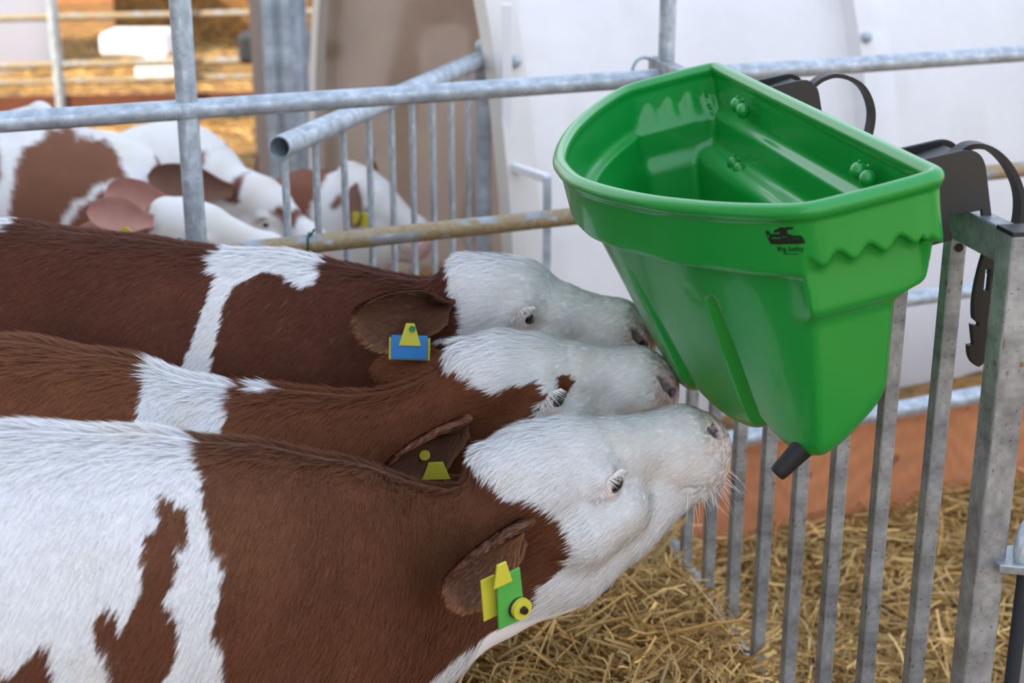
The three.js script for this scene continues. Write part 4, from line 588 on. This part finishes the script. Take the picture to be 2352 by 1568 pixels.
  const strap = (pts, w, t, name) => { const c = new THREE.CatmullRomCurve3(pts), n = 48, pos = [], idx = []; for (let i = 0; i <= n; i++) { const p = c.getPoint(i / n), tg = c.getTangent(i / n), b = V(1, 0, 0), nn = new THREE.Vector3().crossVectors(tg, b).normalize(); for (const [x, y] of [[-1, -1], [1, -1], [1, 1], [-1, 1]]) { const q = p.clone().addScaledVector(b, x * w / 2).addScaledVector(nn, y * t / 2); pos.push(q.x, q.y, q.z); } } for (let i = 0; i < n; i++) for (let k = 0; k < 4; k++) { const a = i * 4 + k, b = i * 4 + (k + 1) % 4; idx.push(a, a + 4, b, b, a + 4, b + 4); } const g = new THREE.BufferGeometry(); g.setAttribute('position', new THREE.Float32BufferAttribute(pos, 3)); g.setIndex(idx); return part(name, (() => { const h = g.toNonIndexed(); h.computeVertexNormals(); return h; })(), M.black, root); };
  strap([V(0.33, -0.012, -0.050), V(0.335, -0.003, -0.066), V(0.34, -0.0065, -0.083), V(0.34, -0.0288, -0.104), V(0.34, -0.068, -0.117), V(0.34, -0.1075, -0.111), V(0.34, -0.139, -0.090), V(0.34, -0.158, -0.075)], 0.020, 0.006, 'strap');
  strap([V(-0.20, -0.02, -0.072), V(-0.20, -0.012, -0.092), V(-0.20, -0.0125, -0.1143), V(-0.20, -0.0358, -0.1475), V(-0.20, -0.0746, -0.1585), V(-0.20, -0.115, -0.1472), V(-0.20, -0.16, -0.12)], 0.022, 0.006, 'strap');
  { // tail of the nearer strap: slotted paddle and two arrow heads
    const s = new THREE.Shape(); s.moveTo(-0.006, 0.03); s.quadraticCurveTo(-0.017, -0.02, -0.011, -0.046); s.lineTo(-0.004, -0.052); s.lineTo(-0.004, -0.056); s.lineTo(-0.013, -0.054); s.lineTo(-0.008, -0.078); s.lineTo(-0.014, -0.079); s.quadraticCurveTo(-0.013, -0.10, 0.001, -0.104); s.quadraticCurveTo(0.013, -0.098, 0.012, -0.079); s.lineTo(0.008, -0.078); s.lineTo(0.012, -0.056); s.lineTo(0.006, -0.054); s.lineTo(0.006, -0.05); s.quadraticCurveTo(0.016, -0.03, 0.012, 0.03); s.closePath();
    const hole = new THREE.Path(); hole.moveTo(-0.0035, 0.012); hole.lineTo(-0.0035, -0.012); hole.absarc(0, -0.012, 0.0035, Math.PI, 0); hole.lineTo(0.0035, 0.012); hole.closePath(); s.holes.push(hole);
    const g = new THREE.ExtrudeGeometry(s, { depth: 0.006, bevelEnabled: true, bevelSize: 0.001, bevelThickness: 0.001, bevelSegments: 1 }).rotateZ(-0.22); const tail = part('strap_tail', g, M.black, root); tail.position.set(0.34, -0.158, -0.066); tail.rotation.y = Math.PI / 2 ; }
  // printed maker's mark near the front corner
  { const cv = document.createElement('canvas'); cv.width = 512; cv.height = 384; const x = cv.getContext('2d'); x.clearRect(0, 0, 512, 384); x.fillStyle = '#08140a';
    x.beginPath(); x.moveTo(20, 60); x.quadraticCurveTo(42, 44, 66, 66); x.lineTo(74, 92); x.lineTo(170, 92); x.lineTo(330, 96); x.lineTo(346, 112); x.lineTo(440, 108); x.lineTo(462, 150); x.lineTo(474, 208); x.lineTo(64, 218); x.quadraticCurveTo(30, 170, 20, 60); x.fill();
    x.beginPath(); x.ellipse(236, 38, 60, 30, 0, 0, 7); x.fill(); x.beginPath(); x.ellipse(320, 20, 52, 15, 0, 0, 7); x.fill(); x.beginPath(); x.ellipse(160, 52, 40, 18, -0.4, 0, 7); x.fill(); x.fillRect(190, 60, 100, 40);
    x.clearRect(84, 132, 110, 16); x.clearRect(214, 120, 60, 12); x.clearRect(330, 140, 90, 8); x.clearRect(36, 100, 22, 30);
    x.font = 'bold 76px sans-serif'; x.textAlign = 'center'; x.fillText('Big Softy', 286, 300); for (let k = 0; k < 9; k++) x.fillRect(196 + k * 20, 328, 14, 12);
    const tx = new THREE.CanvasTexture(cv); tx.colorSpace = THREE.SRGBColorSpace; const n = 16, m = 12, pos = [], uv = [], idx = [];
    // laid on the tub: the middle of the mark at the front corner
    const C = V(0.400, -0.036, 0.172), dirs = V(0.62, 0.0, -0.78).normalize(), W = 0.050, H = 0.036, nd = V(0.78, 0, 0.62);
    for (let j = 0; j <= m; j++) for (let i = 0; i <= n; i++) { const p = C.clone().addScaledVector(dirs, (i / n - 0.5) * W).add(V(0, (0.5 - j / m) * H, 0)).addScaledVector(nd, 0.03); for (let k = 0; k < 40; k++) { const dd = open(p.x, p.y, p.z); p.addScaledVector(nd, -dd * 0.8); } p.addScaledVector(nd, 0.0008); pos.push(p.x, p.y, p.z); uv.push(i / n, 1 - j / m); }
    for (let j = 0; j < m; j++) for (let i = 0; i < n; i++) { const o = j * (n + 1) + i; idx.push(o, o + n + 1, o + 1, o + 1, o + n + 1, o + n + 2); }
    const g = new THREE.BufferGeometry(); g.setAttribute('position', new THREE.Float32BufferAttribute(pos, 3)); g.setAttribute('uv', new THREE.Float32BufferAttribute(uv, 2)); g.setIndex(idx); g.computeVertexNormals(); part('printed_mark', g, mat({ map: tx, transparent: true, roughness: 0.5, side: THREE.DoubleSide }), root, 'small black printed mark reading Big Softy'); }
}

shade(scene);
renderer.render(scene, camera);
